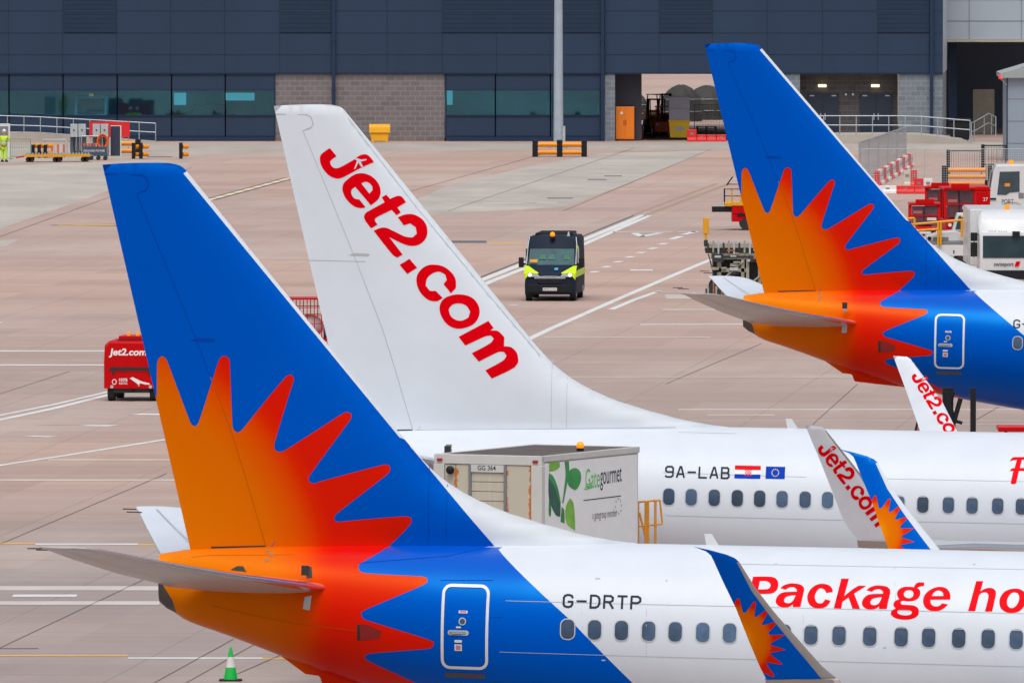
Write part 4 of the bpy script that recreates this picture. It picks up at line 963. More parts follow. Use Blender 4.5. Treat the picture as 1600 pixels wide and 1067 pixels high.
# ---- passage contents and the ground seen through it are real ground; bushes beyond
def cover(name, label, x, y, w_, h_, seed):
    rng = random.Random(seed); t = thing(name, label, 'cover', (x, y, 0), group='dark domed covers behind the passage')
    TM = mat('dark_tarpaulin', (.045, .046, .042), .75, var=.35, scale=2.2, stretch=(3, 3, .6)); rings = []; n = 36; ph = [rng.uniform(0, 6.28) for _ in range(6)]
    for k, (u, r_) in enumerate(((0, 1.02), (.12, 1.0), (.35, .98), (.55, .93), (.70, .82), (.82, .66), (.91, .47), (.97, .26), (1.0, .06))):
        ring = []
        for i in range(n):
            a = 2*PI*i/n; f = 1+.05*math.sin(9*a+ph[0])*(1-u*.4)+.05*math.sin(3*a+ph[1]+u*2)+.03*math.sin(14*a+ph[2]); ring.append((math.cos(a)*w_/2*r_*f, math.sin(a)*w_/2*r_*f, u*h_*(1+.03*math.sin(4*a+ph[3]))))
        rings.append(ring)
    q = MB(); q.loft(rings, TM); q.build('tarpaulin', t)
    q = MB()
    for z, r_ in ((.28, .99), (.62, .90)): q.path([(math.cos(a)*w_/2*r_*1.05, math.sin(a)*w_/2*r_*1.05, z*h_) for a in np.linspace(0, 2*PI, 25)], .018, GALV, n=5)
    q.build('tie_rope', t)
cover('covered_stack', 'tall domed dark cover behind the grey crates, seen through the passage', XD(1064, 835), 835, 2.6, 2.3, 1)
cover('covered_stack', 'dark domed cover half hidden by the far blue fin, seen through the passage', XD(1104, 840), 840, 3.0, 2.15, 2)
cover('covered_stack', 'narrow dark cover at the left edge of the passage behind the orange cabinet', XD(1001, 838), 838, 1.0, 1.6, 3)
def at(px, py, dy=0): g = G(px, py); return (g.x, g.y+dy, 0)
s_ = lambda D: F/D
# orange cabinet
c = at(976.5, 220.5); t = thing('cabinet', 'tall bright orange two door cabinet beside the passage opening', 'cabinet', c); CO = mat('cabinet_orange', (.85, .22, .01), .4, var=.06)
q = MB(); q.box(-.56, .56, 0, .6, .08, 2.05, CO); q.build('carcass', t, bevel=.02)
for s in (-1, 1):
    q = MB(); q.box(min(s*.02, s*.54), max(s*.02, s*.54), -.03, -.001, .12, 2.01, CO); d = q.build('door', t, bevel=.012)
    q = MB(); q.box(s*.06-.015, s*.06+.015, -.06, -.031, .95, 1.25, BLK); q.build('handle', d)
q = MB(); q.box(-.56, .56, .02, .58, 0, .079, BLK); q.build('plinth', t); q = MB(); q.prism([(-.30, 1.62), (-.20, 1.80), (-.10, 1.62)], 'y', -.036, -.0305, TXW); q.build('warning_sign', t)
# fire extinguisher trolley, cage, crates, bin
c = at(1001, 219.5); t = thing('fire_extinguisher', 'small red fire extinguisher on a stand by the orange cabinet', 'extinguisher', c)
q = MB(); q.cyl((0, 0, .15), (0, 0, .70), .09, REDP); q.sph((0, 0, .70), .09, REDP); q.build('cylinder', t); q = MB(); q.cyl((0, 0, .76), (0, 0, .88), .03, BLK); q.path([(0, 0, .86), (.14, 0, .80), (.16, 0, .35)], .014, BLK); q.build('hose', t)
q = MB(); q.box(-.14, .14, -.12, .12, 0, .03, BLK); q.box(-.13, .13, .09, .11, .03, .95, BLK); q.box(-.05, .05, -.05, .05, .03, .15, BLK); q.build('stand', t)
def yellow_bin(label, c, w_, h_, m, num):
    t = thing('waste_bin', label, 'bin', c); q = MB()
    q.prism([(-w_*.45, .12), (w_*.45, .12), (w_*.5, h_), (-w_*.5, h_)], 'y', 0, 1.0, m); q.build('body', t, bevel=.03)
    q = MB(); q.box(-w_*.53, w_*.53, -.04, 1.04, h_, h_+.06, m); q.build('rim', t); q = MB(); q.box(-.25, .25, -.012, -.001, h_*.5, h_*.72, LGREY); q.build('plate', t)
    for sx in (-1, 1):
        for y in (.12, .88): q = MB(); q.cyl((sx*w_*.38-.03, y, .07), (sx*w_*.38+.03, y, .07), .07, BLK); q.build('wheel', t)
    return t
cb_ = at(1061.5, 218.7); yellow_bin('deep yellow wheeled bin with grey crates stacked on it', cb_, 1.25, 1.12, mat('bin_yellow', (.95, .58, .01), .45, var=.1), 1)
for k in range(2):
    t = thing('crate', ('lower', 'upper')[k]+' grey plastic crate of the stack on the yellow bin', 'crate', (cb_[0], cb_[1]+.05, 1.181+k*.71), group='grey crates on the yellow bin')
    q = MB(); GM = mat('crate_grey', (.42, .42, .52), .6, var=.12); q.box(-.62, .62, 0, .9, 0, .68, GM); q.build('shell', t, bevel=.02); q = MB()
    for x in np.linspace(-.55, .55, 9): q.box(x-.015, x+.015, -.02, -.001, .05, .62, GM)
    q.box(-.64, .64, -.03, .93, .681, .705, GM); q.build('ribs', t)
# vehicles in the passage
def forklift(label, c, rz, m, g=None):
    t = thing('forklift', label, 'forklift', c, rz, g)
    q = MB(); q.box(-1.1, .7, -.5, .5, .35, 1.0, m); q.box(-1.2, -.7, -.5, .5, .6, 1.15, m); q.build('body', t, bevel=.08)
    q = MB()
    for x, y in ((-.9, -.45), (-.9, .45), (.5, -.45), (.5, .45)): q.path([(x, y, 1.0), (x*.8, y, 2.1)], .035, BLK)
    q.box(-.85, .55, -.5, .5, 2.1, 2.15, BLK); q.build('overhead_guard', t)
    q = MB(); [q.box(.72, .85, y-.05, y+.05, .1, 2.2, BLK) for y in (-.3, .3)]; q.box(.72, .83, -.3, .3, 2.1, 2.2, BLK); q.build('mast', t)
    q = MB(); [q.box(.86, 1.9, y-.06, y+.06, .08, .13, GALV) for y in (-.25, .25)]; q.build('fork', t)
    for x in (-.8, .45):
        for y in (-.5, .5): q = MB(); q.cyl((x, y-.1, .3), (x, y+.1, .3), .3, DARK, n=20); q.build('wheel', t)
    return t
forklift('yellow and orange forklift in the passage behind the grey crates', (XD(1024, 800), 800, 0), math.radians(-100), mat('forklift_yellow', (.8, .38, .02), .4))
def ptruck(label, c, rz, m, g=None):
    t = thing('baggage_tug', label, 'tug', c, rz, g); q = MB()
    q.prism([(-1.3, .3), (1.3, .3), (1.3, .95), (.35, 1.05), (-1.3, .9)], 'y', -.6, .6, m); q.build('body', t, bevel=.06)
    q = MB()
    for x in (-.5, .4):
        for y in (-.55, .55): q.path([(x, y, .95), (x, y, 1.8)], .03, m)
    q.box(-.6, .5, -.62, .62, 1.8, 1.86, m); q.build('canopy', t)
    q = MB(); q.box(-.5, -.1, -.3, .3, .9, 1.3, BLK); q.build('seat', t)
    for x in (-.85, .85):
        for y in (-.6, .6): q = MB(); q.cyl((x, y-.1, .3), (x, y+.1, .3), .3, DARK, n=20); q.build('wheel', t)
    for y in (-.4, .4): q = MB(); q.cyl((1.29, y, .75), (1.33, y, .75), .08, PW); q.build('headlight', t)
ptruck('orange red tug parked in the passage right of the forklift', (XD(1040, 794), 794, 0), math.radians(-95), mat('tug_orange_red', (.75, .09, .02), .4))
forklift('orange forklift at the far end of the passage, left of the grey crates', (XD(1031, 815), 815, 0), math.radians(-60), mat('forklift_orange', (.8, .2, .02), .4))
# lamp mast
c = at(872.5, 232); t = thing('lamp_mast', 'tall pale grey floodlight mast rising out of the top of the picture', 'lamp post', c)
q = MB(); q.cyl((0, 0, .05), (0, 0, 24), .29, mat('mast_paint', (.40, .47, .54), .5, var=.14, scale=1.6), r1=.16, n=16); q.build('pole', t)
q = MB(); q.cyl((0, 0, 0), (0, 0, .06), .5, LGREY, n=8); q.box(.24, .40, -.2, .2, .3, 1.3, LGREY); q.build('base', t)
q = MB(); q.path([(-1.8, 0, 23.8), (1.8, 0, 23.8)], .06, GALV); q.build('cross_arm', t)
for x in (-1.5, -.5, .5, 1.5): q = MB(); q.box(x-.25, x+.25, -.5, .05, 23.5, 23.7, LGREY); q.build('floodlight', t)
# rolling guard barriers: black posts with orange rails
def guard(label, c, rz, L_, n_rail, h_, depth=0, posts=None, g='black and orange guard barriers', r=.14, cage=False):
    t = thing('guard_barrier', label, 'barrier', c, rz, g)
    ps = posts or [-L_/2, L_/2]
    rails = [h_*(k+.6)/n_rail for k in range(n_rail)]
    ys = [0] if not depth else [0, depth]
    for y in ys:
        for x in ps: q = MB(); q.box(x-.16, x+.16, y-.14, y+.14, 0, h_*1.08, BLK); q.build('post', t, bevel=.02)
        for z in rails:
            for a, b_ in zip(ps, ps[1:]): q = MB(); q.cyl((a+.12, y, z), (b_-.12, y, z), r, ORG, n=14); q.build('rail', t)
    if depth:
        for z in rails:
            for x in (ps[0], ps[-1]): q = MB(); q.cyl((x, .12, z), (x, depth-.12, z), r, ORG); q.build('rail', t)
    return t
c = at(874.5, 245.5); guard('orange railed guard barrier standing round the foot of the lamp mast', c, 0, 2.85, 2, .88, 1.0, [-1.4, 0, 1.4])
def bollards(label, c, n_, dx, h_=.92):
    t = thing('guard_barrier', label, 'barrier', c, 0, 'black and orange guard barriers')
    for k in range(n_):
        x = k*dx; q = MB(); q.box(x-.15, x+.05, -.12, .12, 0, h_, BLK); q.build('post', t, bevel=.02)
        for z in (.25, .68): q = MB(); q.cyl((x+.05, 0, z), (x+.33, .25, z), .12, ORG); q.build('rail', t)
bollards('single short black post with two orange rail ends, right of the charging cabinets', at(284, 248.5), 1, .5)
bollards('pair of black posts with orange rail ends beside the charging cabinets', at(210, 248.5), 2, .42)
bollards('black posts with orange rail ends left of the charging cabinets', at(53, 247), 3, .35, .75)
# long rails behind the cabinets
c = at(198, 243); guard('orange rails running behind the grey charging cabinets', c, 0, 1.3, 2, .85)
# grit bin
c = at(593.5, 222); t = thing('grit_bin', 'yellow grit bin with hinged lid standing by the block wall', 'bin', (c[0], c[1]-1.2, 0)); GY = mat('grit_yellow', (.85, .42, .005), .45, var=.08)
q = MB(); q.prism([(-.48, 0), (-.32, 0), (-.32, .08), (.32, .08), (.32, 0), (.48, 0), (.56, .55), (-.56, .55)], 'y', 0, .75, GY); q.build('bin_body', t, bevel=.03)
q = MB(); q.loft([[(-.62, y, z) for y, z in ((-.08, .55), (-.02, .95), (.2, 1.08), (.6, 1.08), (.8, .9), (.84, .55))], [(.62, y, z) for y, z in ((-.08, .55), (-.02, .95), (.2, 1.08), (.6, 1.08), (.8, .9), (.84, .55))]], GY, smooth=False); q.build('lid', t, bevel=.05)
# pallets, heras fence and red barrier by the opening
c = at(1104, 216); 
for k in range(5):
    t = thing('pallet', ('bottom', 'second', 'middle', 'fourth', 'topmost')[k]+' wooden pallet of the stack left of the far blue fin', 'pallet', (c[0], c[1], k*.145), group='wooden pallets stacked by the passage')
    q = MB(); WD = mat('pallet_wood', (.22, .16, .10), .8, var=.25, scale=4)
    for x in (-.55, 0, .55): q.box(x-.06, x+.06, 0, 1.0, 0, .10, WD)
    q.build('bearers', t); q = MB()
    for y in np.linspace(.06, .94, 6): q.box(-.6, .6, y-.06, y+.06, .101, .122, WD)
    q.build('deck', t)
def mesh_panel(name, label, cat, p0, p1, h_, g, m, nx, nz=2, r=.022, base=0.0, feet=True):
    p0, p1 = Vector(p0), Vector(p1); d = p1-p0; Lh = Vector((d.x, d.y, 0)).length
    t = thing(name, label, cat, (p0.x, p0.y, 0), math.atan2(d.y, d.x), g)
    q = MB(); q.path([(0, 0, base), (0, 0, h_), (Lh, 0, h_), (Lh, 0, base)], r, m, n=6); q.cyl((0, 0, base+.15), (Lh, 0, base+.15), r, m, n=6); q.build('frame', t)
    q = MB()
    for k in range(1, nx): q.cyl((Lh*k/nx, 0, base+.15), (Lh*k/nx, 0, h_), .006, m, n=4, caps=False)
    for k in range(1, nz): q.cyl((0, 0, base+.15+(h_-base-.15)*k/nz), (Lh, 0, base+.15+(h_-base-.15)*k/nz), .006, m, n=4, caps=False)
    q.build('infill', t)
    if feet:
        for x in (0.05, Lh-.05): q = MB(); q.box(x-.1, x+.1, -.35, .35, 0, base+.04, MGREY); q.build('foot', t)
    return t
a = at(1085, 214.5); mesh_panel('fence_panel', 'mesh site fence panel in front of the stacked pallets', 'fence', a, (a[0]+3.4, a[1]+.2, 0), 1.95, 'site fence panels', GALV, 20, 12)
def barrier_block(label, c, rz, L_, cols, h_=.5, g='red and white plastic barriers', step=None):
    t = thing('plastic_barrier', label, 'barrier', c, rz, g); n_ = len(cols)
    for k, m in enumerate(cols):
        x0 = -L_/2+L_*k/n_; x1 = -L_/2+L_*(k+1)/n_; hh = h_ if not step else step[k]
        q = MB(); q.prism([(-.24, 0), (.24, 0), (.22, .14), (.12, .22), (.10, hh), (-.10, hh), (-.12, .22), (-.22, .14)], 'x', x0+.01, x1-.01, m); q.build('segment', t, bevel=.025)
        if hh > .35:
            q = MB(); q.box((x0+x1)/2-.1, (x0+x1)/2+.1, -.125, .125, hh*.55, hh*.75, mat('recess_grey', (.25, .2, .2), .6)); q.build('slot', t)
    return t
barrier_block('low red plastic barrier with a raised end, in front of the pallets', at(1104, 221.5), 0, 2.35, [PR, PR, PR, PR], .4, step=[.72, .42, .42, .42])
# ---- handrails
def handrail(label, pts, h_, n_post, r=.03):
    t = thing('handrail', label, 'railing', pts[0], 0, 'galvanised handrails'); o = Vector(pts[0]); P_ = [Vector(p)-o for p in pts]
    for k, z in ((0, h_), (1, h_*.52)): q = MB(); q.path([(p.x, p.y, p.z+z) for p in P_], r, GALV); q.build('rail', t)
    Ls = [0]
    for a, b_ in zip(P_, P_[1:]): Ls.append(Ls[-1]+(b_-a).length)
    for k in range(n_post):
        s = Ls[-1]*k/(n_post-1); i = max(i for i in range(len(Ls)-1) if Ls[i] <= s+1e-6); u = (s-Ls[i])/(Ls[i+1]-Ls[i]); p = P_[i].lerp(P_[i+1], min(1, u))
        q = MB(); q.cyl((p.x, p.y, p.z), (p.x, p.y, p.z+h_), r, GALV, n=8); q.build('post', t)
yy = DB-3.0
def wp(px, py, Y): p = P(px, py, Y); return (p.x, p.y, max(0, p.z))
# left ramp (concrete plinth sloping to the right) and its rail
rt = thing('access_ramp', 'pale concrete ramp along the glazed wall at the left', 'ramp', (0, 0, 0))
zr = P(0, 215, yy).z
q = MB(); q.prism([(XD(-300, yy), 0), (XD(243, yy), 0), (XD(243, yy), .02), (XD(60, yy), zr*.85+.3), (XD(-300, yy), zr+.5)], 'y', yy, DB-.05, CON); q.build('slab', rt)
handrail('pale handrail with two rails sloping down in front of the left windows', [(XD(-40, yy), yy+.1, P(0, 215, yy).z+.22), (XD(60, yy), yy+.1, P(0, 215, yy).z+.1), (XD(243, yy), yy+.1, .02)], 1.12, 12)
yy2 = DB-6
k_ = thing('raised_kerb', 'curved pale concrete kerb under the right hand handrail', 'kerb', (0, 0, 0))
kp = [(1214, 0.30), (1300, .30), (1400, .32), (1440, .30), (1475, .16), (1505, .03)]
q = MB(); q.prism([(XD(1200, yy2), 0), (XD(1520, yy2), 0)]+[(XD(a, yy2), b_+.22) for a, b_ in kp[::-1]]+[(XD(1200, yy2), .52)], 'y', yy2, DB-.05, CON); q.build('slab', k_)
handrail('long galvanised handrail in front of the navy double doors', [(XD(1236, yy2), yy2+.1, .50), (XD(1400, yy2), yy2+.1, .50), (XD(1440, yy2), yy2+.1, .46), (XD(1516, yy2), yy2+.1, .22)], 1.15, 12)
handrail('short return handrail beside the beige screen wall', [(XD(1518, 776), 776, .1), (XD(1524, 780), 780, .1), (XD(1545, 783), 783, .5), (XD(1556, 778), 778, .4)], 1.15, 5)
q = thing('gas_box', 'beige box with a yellow warning disc beside the ramp handrail', 'box', at(1538, 203)); mbx = MB(); mbx.box(-.25, .25, 0, .3, 0, .75, BEIGE); mbx.build('case', q, bevel=.02); mbx = MB(); mbx.cyl((0, -.02, .45), (0, -.001, .45), .13, GY); mbx.build('warning_disc', q)
t = thing('wheelie_bin', 'large black wheeled waste container behind the end of the handrail', 'bin', (XD(1500, DB-2.4), DB-2.4, 0.0)); q = MB(); q.prism([(-.55, .15), (.55, .15), (.65, 1.25), (-.65, 1.25)], 'y', 0, 1.0, BLK); q.build('body', t, bevel=.04)
q = MB(); q.loft([[(-.68, y, z) for y, z in ((-.05, 1.26), (.3, 1.42), (.7, 1.42), (1.05, 1.26))], [(.68, y, z) for y, z in ((-.05, 1.26), (.3, 1.42), (.7, 1.42), (1.05, 1.26))]], BLK, smooth=False); q.build('lid', t)
for x in (-.45, .45): q = MB(); q.cyl((x-.04, .2, .09), (x+.04, .2, .09), .09, MGREY); q.build('wheel', t)
# right grey hut
c = G(1573, 252); D_ = c.y; hut = thing('service_hut', 'grey panelled hut with pitched roof cut by the right edge', 'building', (c.x, D_, 0)); HM = mat('hut_grey', (.27, .34, .41), .45, var=.05, scale=.4)
ht = P(1573, 122, D_).z; q = MB(); q.box(0, 6, 0, 6, 0, ht, HM)
for z in (1.0, 2.25, 3.5): q.box(0, 6, -.01, -.001, z-.02, z+.02, MGREY)
q.box(-.02, .05, -.03, -.001, 0, ht, CLT); q.build('wall', hut)
q = MB(); q.prism([(-.35, ht+.25), (3, ht+1.25), (6.35, ht+.25), (6.35, ht), (-.35, ht)], 'y', -.35, 6.3, mat('hut_roof', (.33, .37, .37), .5)); q.build('roof', hut)
t = thing('obstruction_light', 'small lit red lamp on a bracket at the hut roof corner', 'lamp', (c.x, D_, ht-.4)); q = MB(); q.path([(-.001, -.05, 0), (-.35, -.05, .35)], .03, GALV); q.build('bracket', t)
q = MB(); q.cyl((-.35, -.05, .34), (-.35, -.05, .56), .11, mat('red_lamp_lit', (1, .02, .02), .3, var=0, emit=1.5)); q.build('lamp', t)
# ---- left group: cabinets, sign, trolleys, worker, crowd barrier
c = at(150, 245)
def cabinet(label, px):
    c = at(px, 244.5); t = thing('charging_cabinet', label, 'cabinet', c, 0, 'grey charging cabinets')
    q = MB(); q.box(-.46, .46, .1, .5, 0, 1.75, mat('cabinet_frame', (.10, .12, .14), .5)); q.build('frame', t)
    for s in (-1, 1):
        q = MB(); q.box(s*.23-.21, s*.23+.21, -.1, .099, 1.1, 1.85, LGREY); d = q.build('box', t, bevel=.015)
        q = MB(); q.cyl((s*.23, -.13, 1.5), (s*.23, -.101, 1.5), .045, BLK); q.build('switch', d)
        q = MB(); q.path([(s*.2, -.05, 1.1), (s*.25, -.1, .6), (s*.15, -.1, .2)], .03, BLK); q.path([(s*.1, -.05, 1.1), (s*.12, -.1, .3)], .025, GALV); q.build('cable', t)
    return t
cabinet('left of the two grey charging cabinets in front of the ramp', 122); cabinet('right grey charging cabinet, next to the orange hose', 157)
t = thing('switch_panel', 'dark flat panel with a white edge right of the charging cabinets', 'panel', at(181, 244)); q = MB(); q.box(-.3, .25, 0, .2, 0, 1.7, mat('panel_navy', (.03, .04, .07), .5)); q.build('panel', t); q = MB(); q.box(.251, .31, -.01, .21, 0, 1.74, PW); q.box(-.3, .25, -.01, .21, 1.701, 1.74, PW); q.build('edge', t)
t = thing('sign_board', 'plain red sign board standing above the charging cabinets', 'sign', (XD(171, 757), 757, 0)); q = MB(); q.box(-1.17, 1.17, 0, .08, P(171, 215, 757).z, P(171, 190.5, 757).z, PR); q.build('board', t)
for x in (-1.1, 1.1): q = MB(); q.cyl((x, .12, 0), (x, .12, P(171, 191, 757).z), .035, GALV); q.build('post', t)
# orange hose coil on a cart
t = thing('hose_cart', 'cart with a coiled orange hose and dark sign plate by the cabinets', 'cart', at(148, 250.5)); q = MB(); q.box(-.75, .75, -.3, .5, .32, .42, MGREY); q.build('deck', t)
q = MB(); q.box(-.7, .7, -.34, -.31, .3, .78, mat('plate_navy', (.05, .08, .13), .5)); q.build('side_plate', t); HO = mat('hose_orange', (.85, .12, .01), .5, var=.1)
sign2d('plate_text', t, 'GROUND POWER', -.62, -.345, .48, 1.2, .12, TXW, '-y')
q = MB()
for k in range(3):
    pts = [(.45+(.30-.03*k)*math.cos(a), -.15+.08*k, 1.05+(.42-.05*k)*math.sin(a)) for a in np.linspace(0, 2*PI, 18)]; q.path(pts, .045, HO)
q.build('hose', t); q = MB()
for x in np.linspace(-.6, .1, 6): q.cyl((x, 0, .42), (x, 0, .95), .055, (HO, PW, MGREY)[int(x*10) % 3])
q.build('plugs', t); q = MB(); q.path([(-.75, .4, .3), (-.75, .4, 1.35), (.7, .4, 1.35), (.7, .4, .3)], .03, GALV); q.build('frame', t)
for x in (-.6, -.2, .2, .6): q = MB(); q.cyl((x, -.36, .12), (x, -.30, .12), .12, DARK); q.cyl((x, .46, .12), (x, .52, .12), .12, DARK); q.build('wheel', t)
t = thing('equipment_frame', 'low grey frame with orange and white plugs left of the cabinets', 'rack', at(86, 246.5)); q = MB(); q.box(-.7, .7, 0, .5, .95, 1.05, LGREY); q.box(-.7, -.6, 0, .5, 0, .95, LGREY); q.box(.6, .7, 0, .5, 0, .95, LGREY); q.build('frame', t, bevel=.02)
q = MB(); [q.cyl((x, .1, 0), (x, .1, .75), .05, (HO, PW)[i % 2]) for i, x in enumerate(np.linspace(-.5, .5, 7))]; q.build('plugs', t)
def dolly(label, c, L_=2.1):
    t = thing('baggage_dolly', label, 'dolly', c, 0, 'flat baggage dollies'); q = MB(); q.box(-L_/2, L_/2, -.6, .6, .33, .42, LGREY); q.box(-L_/2, L_/2, -.63, -.601, .30, .45, YEL)
    for x in np.linspace(-L_/2+.1, L_/2-.1, 12): q.cyl((x, -.55, .47), (x, .55, .47), .045, GALV, n=8)
    q.build('deck', t); q = MB(); q.path([(-L_/2, 0, .33), (-L_/2-.5, 0, .25)], .04, REDP); q.build('tow_bar', t)
    for x in (-L_*.4, -L_*.32, L_*.32, L_*.4):
        q = MB(); q.cyl((x, -.55, .15), (x, -.45, .15), .15, DARK); q.cyl((x, .45, .15), (x, .55, .15), .15, DARK); q.build('wheel', t)
dolly('left flat baggage dolly with yellow edge, near the worker', at(68, 253.5)); dolly('right flat baggage dolly, in front of the equipment frame', at(112, 253))
a = at(16, 249); mesh_panel('crowd_barrier', 'green crowd barrier beside the worker in yellow', 'barrier', (a[0], a[1], 0), (a[0]+1.15, a[1], 0), 1.15, None, mat('green_rail', (.10, .32, .22), .5), 9, 2, .02)
t = thing('waste_skip', 'white framed post box behind the worker', 'box', at(4, 247, 2)); q = MB(); q.box(-.35, .35, 0, .3, 0, 1.9, WP); q.box(-.25, .25, -.02, -.001, 1.1, 1.75, MGREY); q.build('case', t, bevel=.02)

# ---- people
def skin_mesh(name, joints, edges, parent, m, lv=2):
    me = bpy.data.meshes.new(name); me.from_pydata([j[0] for j in joints], edges, []); me.materials.append(m)
    o = bpy.data.objects.new(name, me); COL.objects.link(o)
    if parent: o.parent = parent
    sk = o.modifiers.new('skin', 'SKIN'); sk.use_smooth_shade = True
    for i, jn in enumerate(joints): r = jn[1]; me.skin_vertices[0].data[i].radius = r if isinstance(r, tuple) else (r, r)
    me.skin_vertices[0].data[0].use_root = True
    sb = o.modifiers.new('sub', 'SUBSURF'); sb.levels = lv; sb.render_levels = lv
    return o
def person(label, c, rz, jacket, pants, hat, pose='phone', gloves=None):
    t = thing('person', label, 'person', c, rz)
    # faces +x.  y left
    J = [((0, 0, .98), (.15, .17)), ((0, 0, 1.20), (.14, .16)), ((0, 0, 1.42), (.14, .19)), ((0, 0, 1.50), .07), ((.01, 0, 1.56), .058), ((.02, 0, 1.63), .085), ((.015, 0, 1.72), .095), ((.005, 0, 1.79), .06)]
    E = [(0, 1), (1, 2), (2, 3), (3, 4), (4, 5), (5, 6), (6, 7)]
    for s in (1, -1):
        k = len(J); J += [((0, s*.10, .88), .10), ((.02, s*.11, .50), .068), ((-.01, s*.12, .10), .05), ((.10, s*.13, .045), (.045, .04)), ((.17, s*.135, .035), (.035, .03))]; E += [(0, k), (k, k+1), (k+1, k+2), (k+2, k+3), (k+3, k+4)]
        k = len(J)
        if pose == 'phone' and s == -1: J += [((0, s*.22, 1.42), .062), ((.06, s*.31, 1.16), .048), ((.16, s*.16, 1.44), .036), ((.15, s*.13, 1.52), .036)]
        else: J += [((0, s*.22, 1.42), .062), ((-.02, s*.29, 1.14), .048), ((.08, s*.27, .90), .036), ((.10, s*.26, .82), .036)]
        E += [(2, k), (k, k+1), (k+1, k+2), (k+2, k+3)]
    body = skin_mesh('body', J, E, t, SKIN)
    # clothing as slightly larger skins
    jk = [((0, 0, .90), (.175, .195)), ((0, 0, 1.05), (.17, .185)), ((0, 0, 1.25), (.165, .185)), ((0, 0, 1.42), (.16, .20)), ((0, 0, 1.49), .085)]; je = [(0, 1), (1, 2), (2, 3), (3, 4)]
    for s in (1, -1):
        k = len(jk)
        if pose == 'phone' and s == -1: jk += [((0, s*.22, 1.42), .08), ((.06, s*.31, 1.16), .066), ((.15, s*.18, 1.40), .052)]
        else: jk += [((0, s*.22, 1.42), .08), ((-.02, s*.29, 1.14), .066), ((.07, s*.27, .93), .052)]
        je += [(3, k), (k, k+1), (k+1, k+2)]
    skin_mesh('jacket', jk, je, t, jacket)
    tr = [((0, 0, .96), (.165, .175))]; te = []
    for s in (1, -1):
        k = len(tr); tr += [((0, s*.10, .82), .118), ((.02, s*.11, .50), .088), ((-.01, s*.12, .12), .075)]; te += [(0, k), (k, k+1), (k+1, k+2)]
    skin_mesh('trousers', tr, te, t, pants)
    q = MB(); 
    for z, r1, r2 in ((1.04, .178, .20), (1.22, .172, .195)): q.loft([[(r1*1.03*math.cos(a), r2*1.03*math.sin(a), z+dz_) for a in np.linspace(0, 2*PI, 20, endpoint=False)] for dz_ in (0, .05)], mat('reflective_tape', (.6, .62, .62), .3), caps=False)
    q.build('reflective_band', t)
    q = MB(); q.sph((.01, 0, 1.74), .125, hat, sz=.95); q.cyl((.01, 0, 1.73), (.01, 0, 1.755), .145, hat); q.build('helmet', t)
    for s in (1, -1):
        q = MB(); q.loft([[(x, s*.125+y*w_, .03+z) for y, z in ((-1, -.03), (1, -.03), (.9, .05), (0, .085), (-.9, .05))] for x, w_ in ((-.09, .045), (.02, .052), (.14, .05), (.2, .03))], DARK); q.build('boot', t)
        hx, hy, hz = ((.15, -.13, 1.53) if (pose == 'phone' and s == -1) else (.10, s*.26, .80))
        up = 1 if (pose == 'phone' and s == -1) else -1
        jt = [((hx, hy, hz), (.022, .04))]; ee = []
        jt.append(((hx, hy, hz+up*.07), (.02, .04))); ee.append((0, 1))
        for f_ in range(4):
            fx = (f_-1.5)*.021; k = len(jt); ln_ = (.062, .075, .07, .055)[f_]
            jt += [((hx, hy+fx, hz+up*.10), .0095), ((hx+.012, hy+fx, hz+up*(.10+ln_*.6)), .009), ((hx+.03, hy+fx, hz+up*(.10+ln_)), .008)]; ee += [(1, k), (k, k+1), (k+1, k+2)]
        k = len(jt); jt += [((hx+.03, hy+.035, hz+up*.04), .011), ((hx+.045, hy+.045, hz+up*.08), .009)]; ee += [(0, k), (k, k+1)]
        skin_mesh('hand', jt, ee, t, SKIN if gloves is None else gloves, 1)
    if True:
        q = MB(); q.cyl((.105, 0, 1.665), (.135, 0, 1.655), .016, SKIN, r1=.012, n=8); [q.sph((.098, s*.034, 1.69), .011, DARK, 8) for s in (1, -1)]; q.box(.095, .104, -.024, .024, 1.612, 1.618, mat('lip', (.3, .1, .08), .5)); [q.sph((.01, s*.098, 1.675), .022, SKIN, 8) for s in (1, -1)]; q.build('face', t)
    return t
cp = G(6.5, 253.5)
person('worker in yellow hi vis suit and white helmet at the left edge', (cp.x, cp.y, 0), math.radians(70), HIVIS, HIVIS, WP, 'phone')

# ---- cone
c = G(360.5, 1063); t = thing('traffic_cone', 'green traffic cone with a white band on the apron below the nearest tail', 'cone', (c.x, c.y, 0)); GN = mat('cone_green', (.0, .52, .06), .45, var=.06)
q = MB(); q.prism(rrect(0, 0, .50, .50, .06), 'z', 0, .035, BLK); q.prism([(-.27, -.04), (-.2, -.25), (-.1, -.27)], 'z', 0, .03, BLK); q.build('base', t, bevel=.008)
def cone_r(z): return .155-(z-.035)/.715*.13
for z0, z1, m, nm in ((.035, .30, GN, 'lower_cone'), (.30, .53, PW, 'reflective_band'), (.53, .745, GN, 'upper_cone')):
    q = MB(); e = .004 if nm == 'reflective_band' else 0; q.cyl((0, 0, z0), (0, 0, z1), cone_r(z0)+e, m, r1=cone_r(z1)+e, n=28); q.build(nm, t)
# ============================================================ VEHICLES
def wheels(t, xs, ys, r, w_, hub=GALV):
    for x in xs:
        for y in ys:
            q = MB(); q.cyl((x, y-w_/2, r), (x, y+w_/2, r), r, DARK, n=24); wo = q.build('wheel', t, bevel=.015)
            q = MB(); s = 1 if y > 0 else -1; q.cyl((x, y+s*(w_/2+.001), r), (x, y+s*(w_/2+.02), r), r*.55, hub, n=16); q.build('hub', wo)
def xsec(rings): return rings
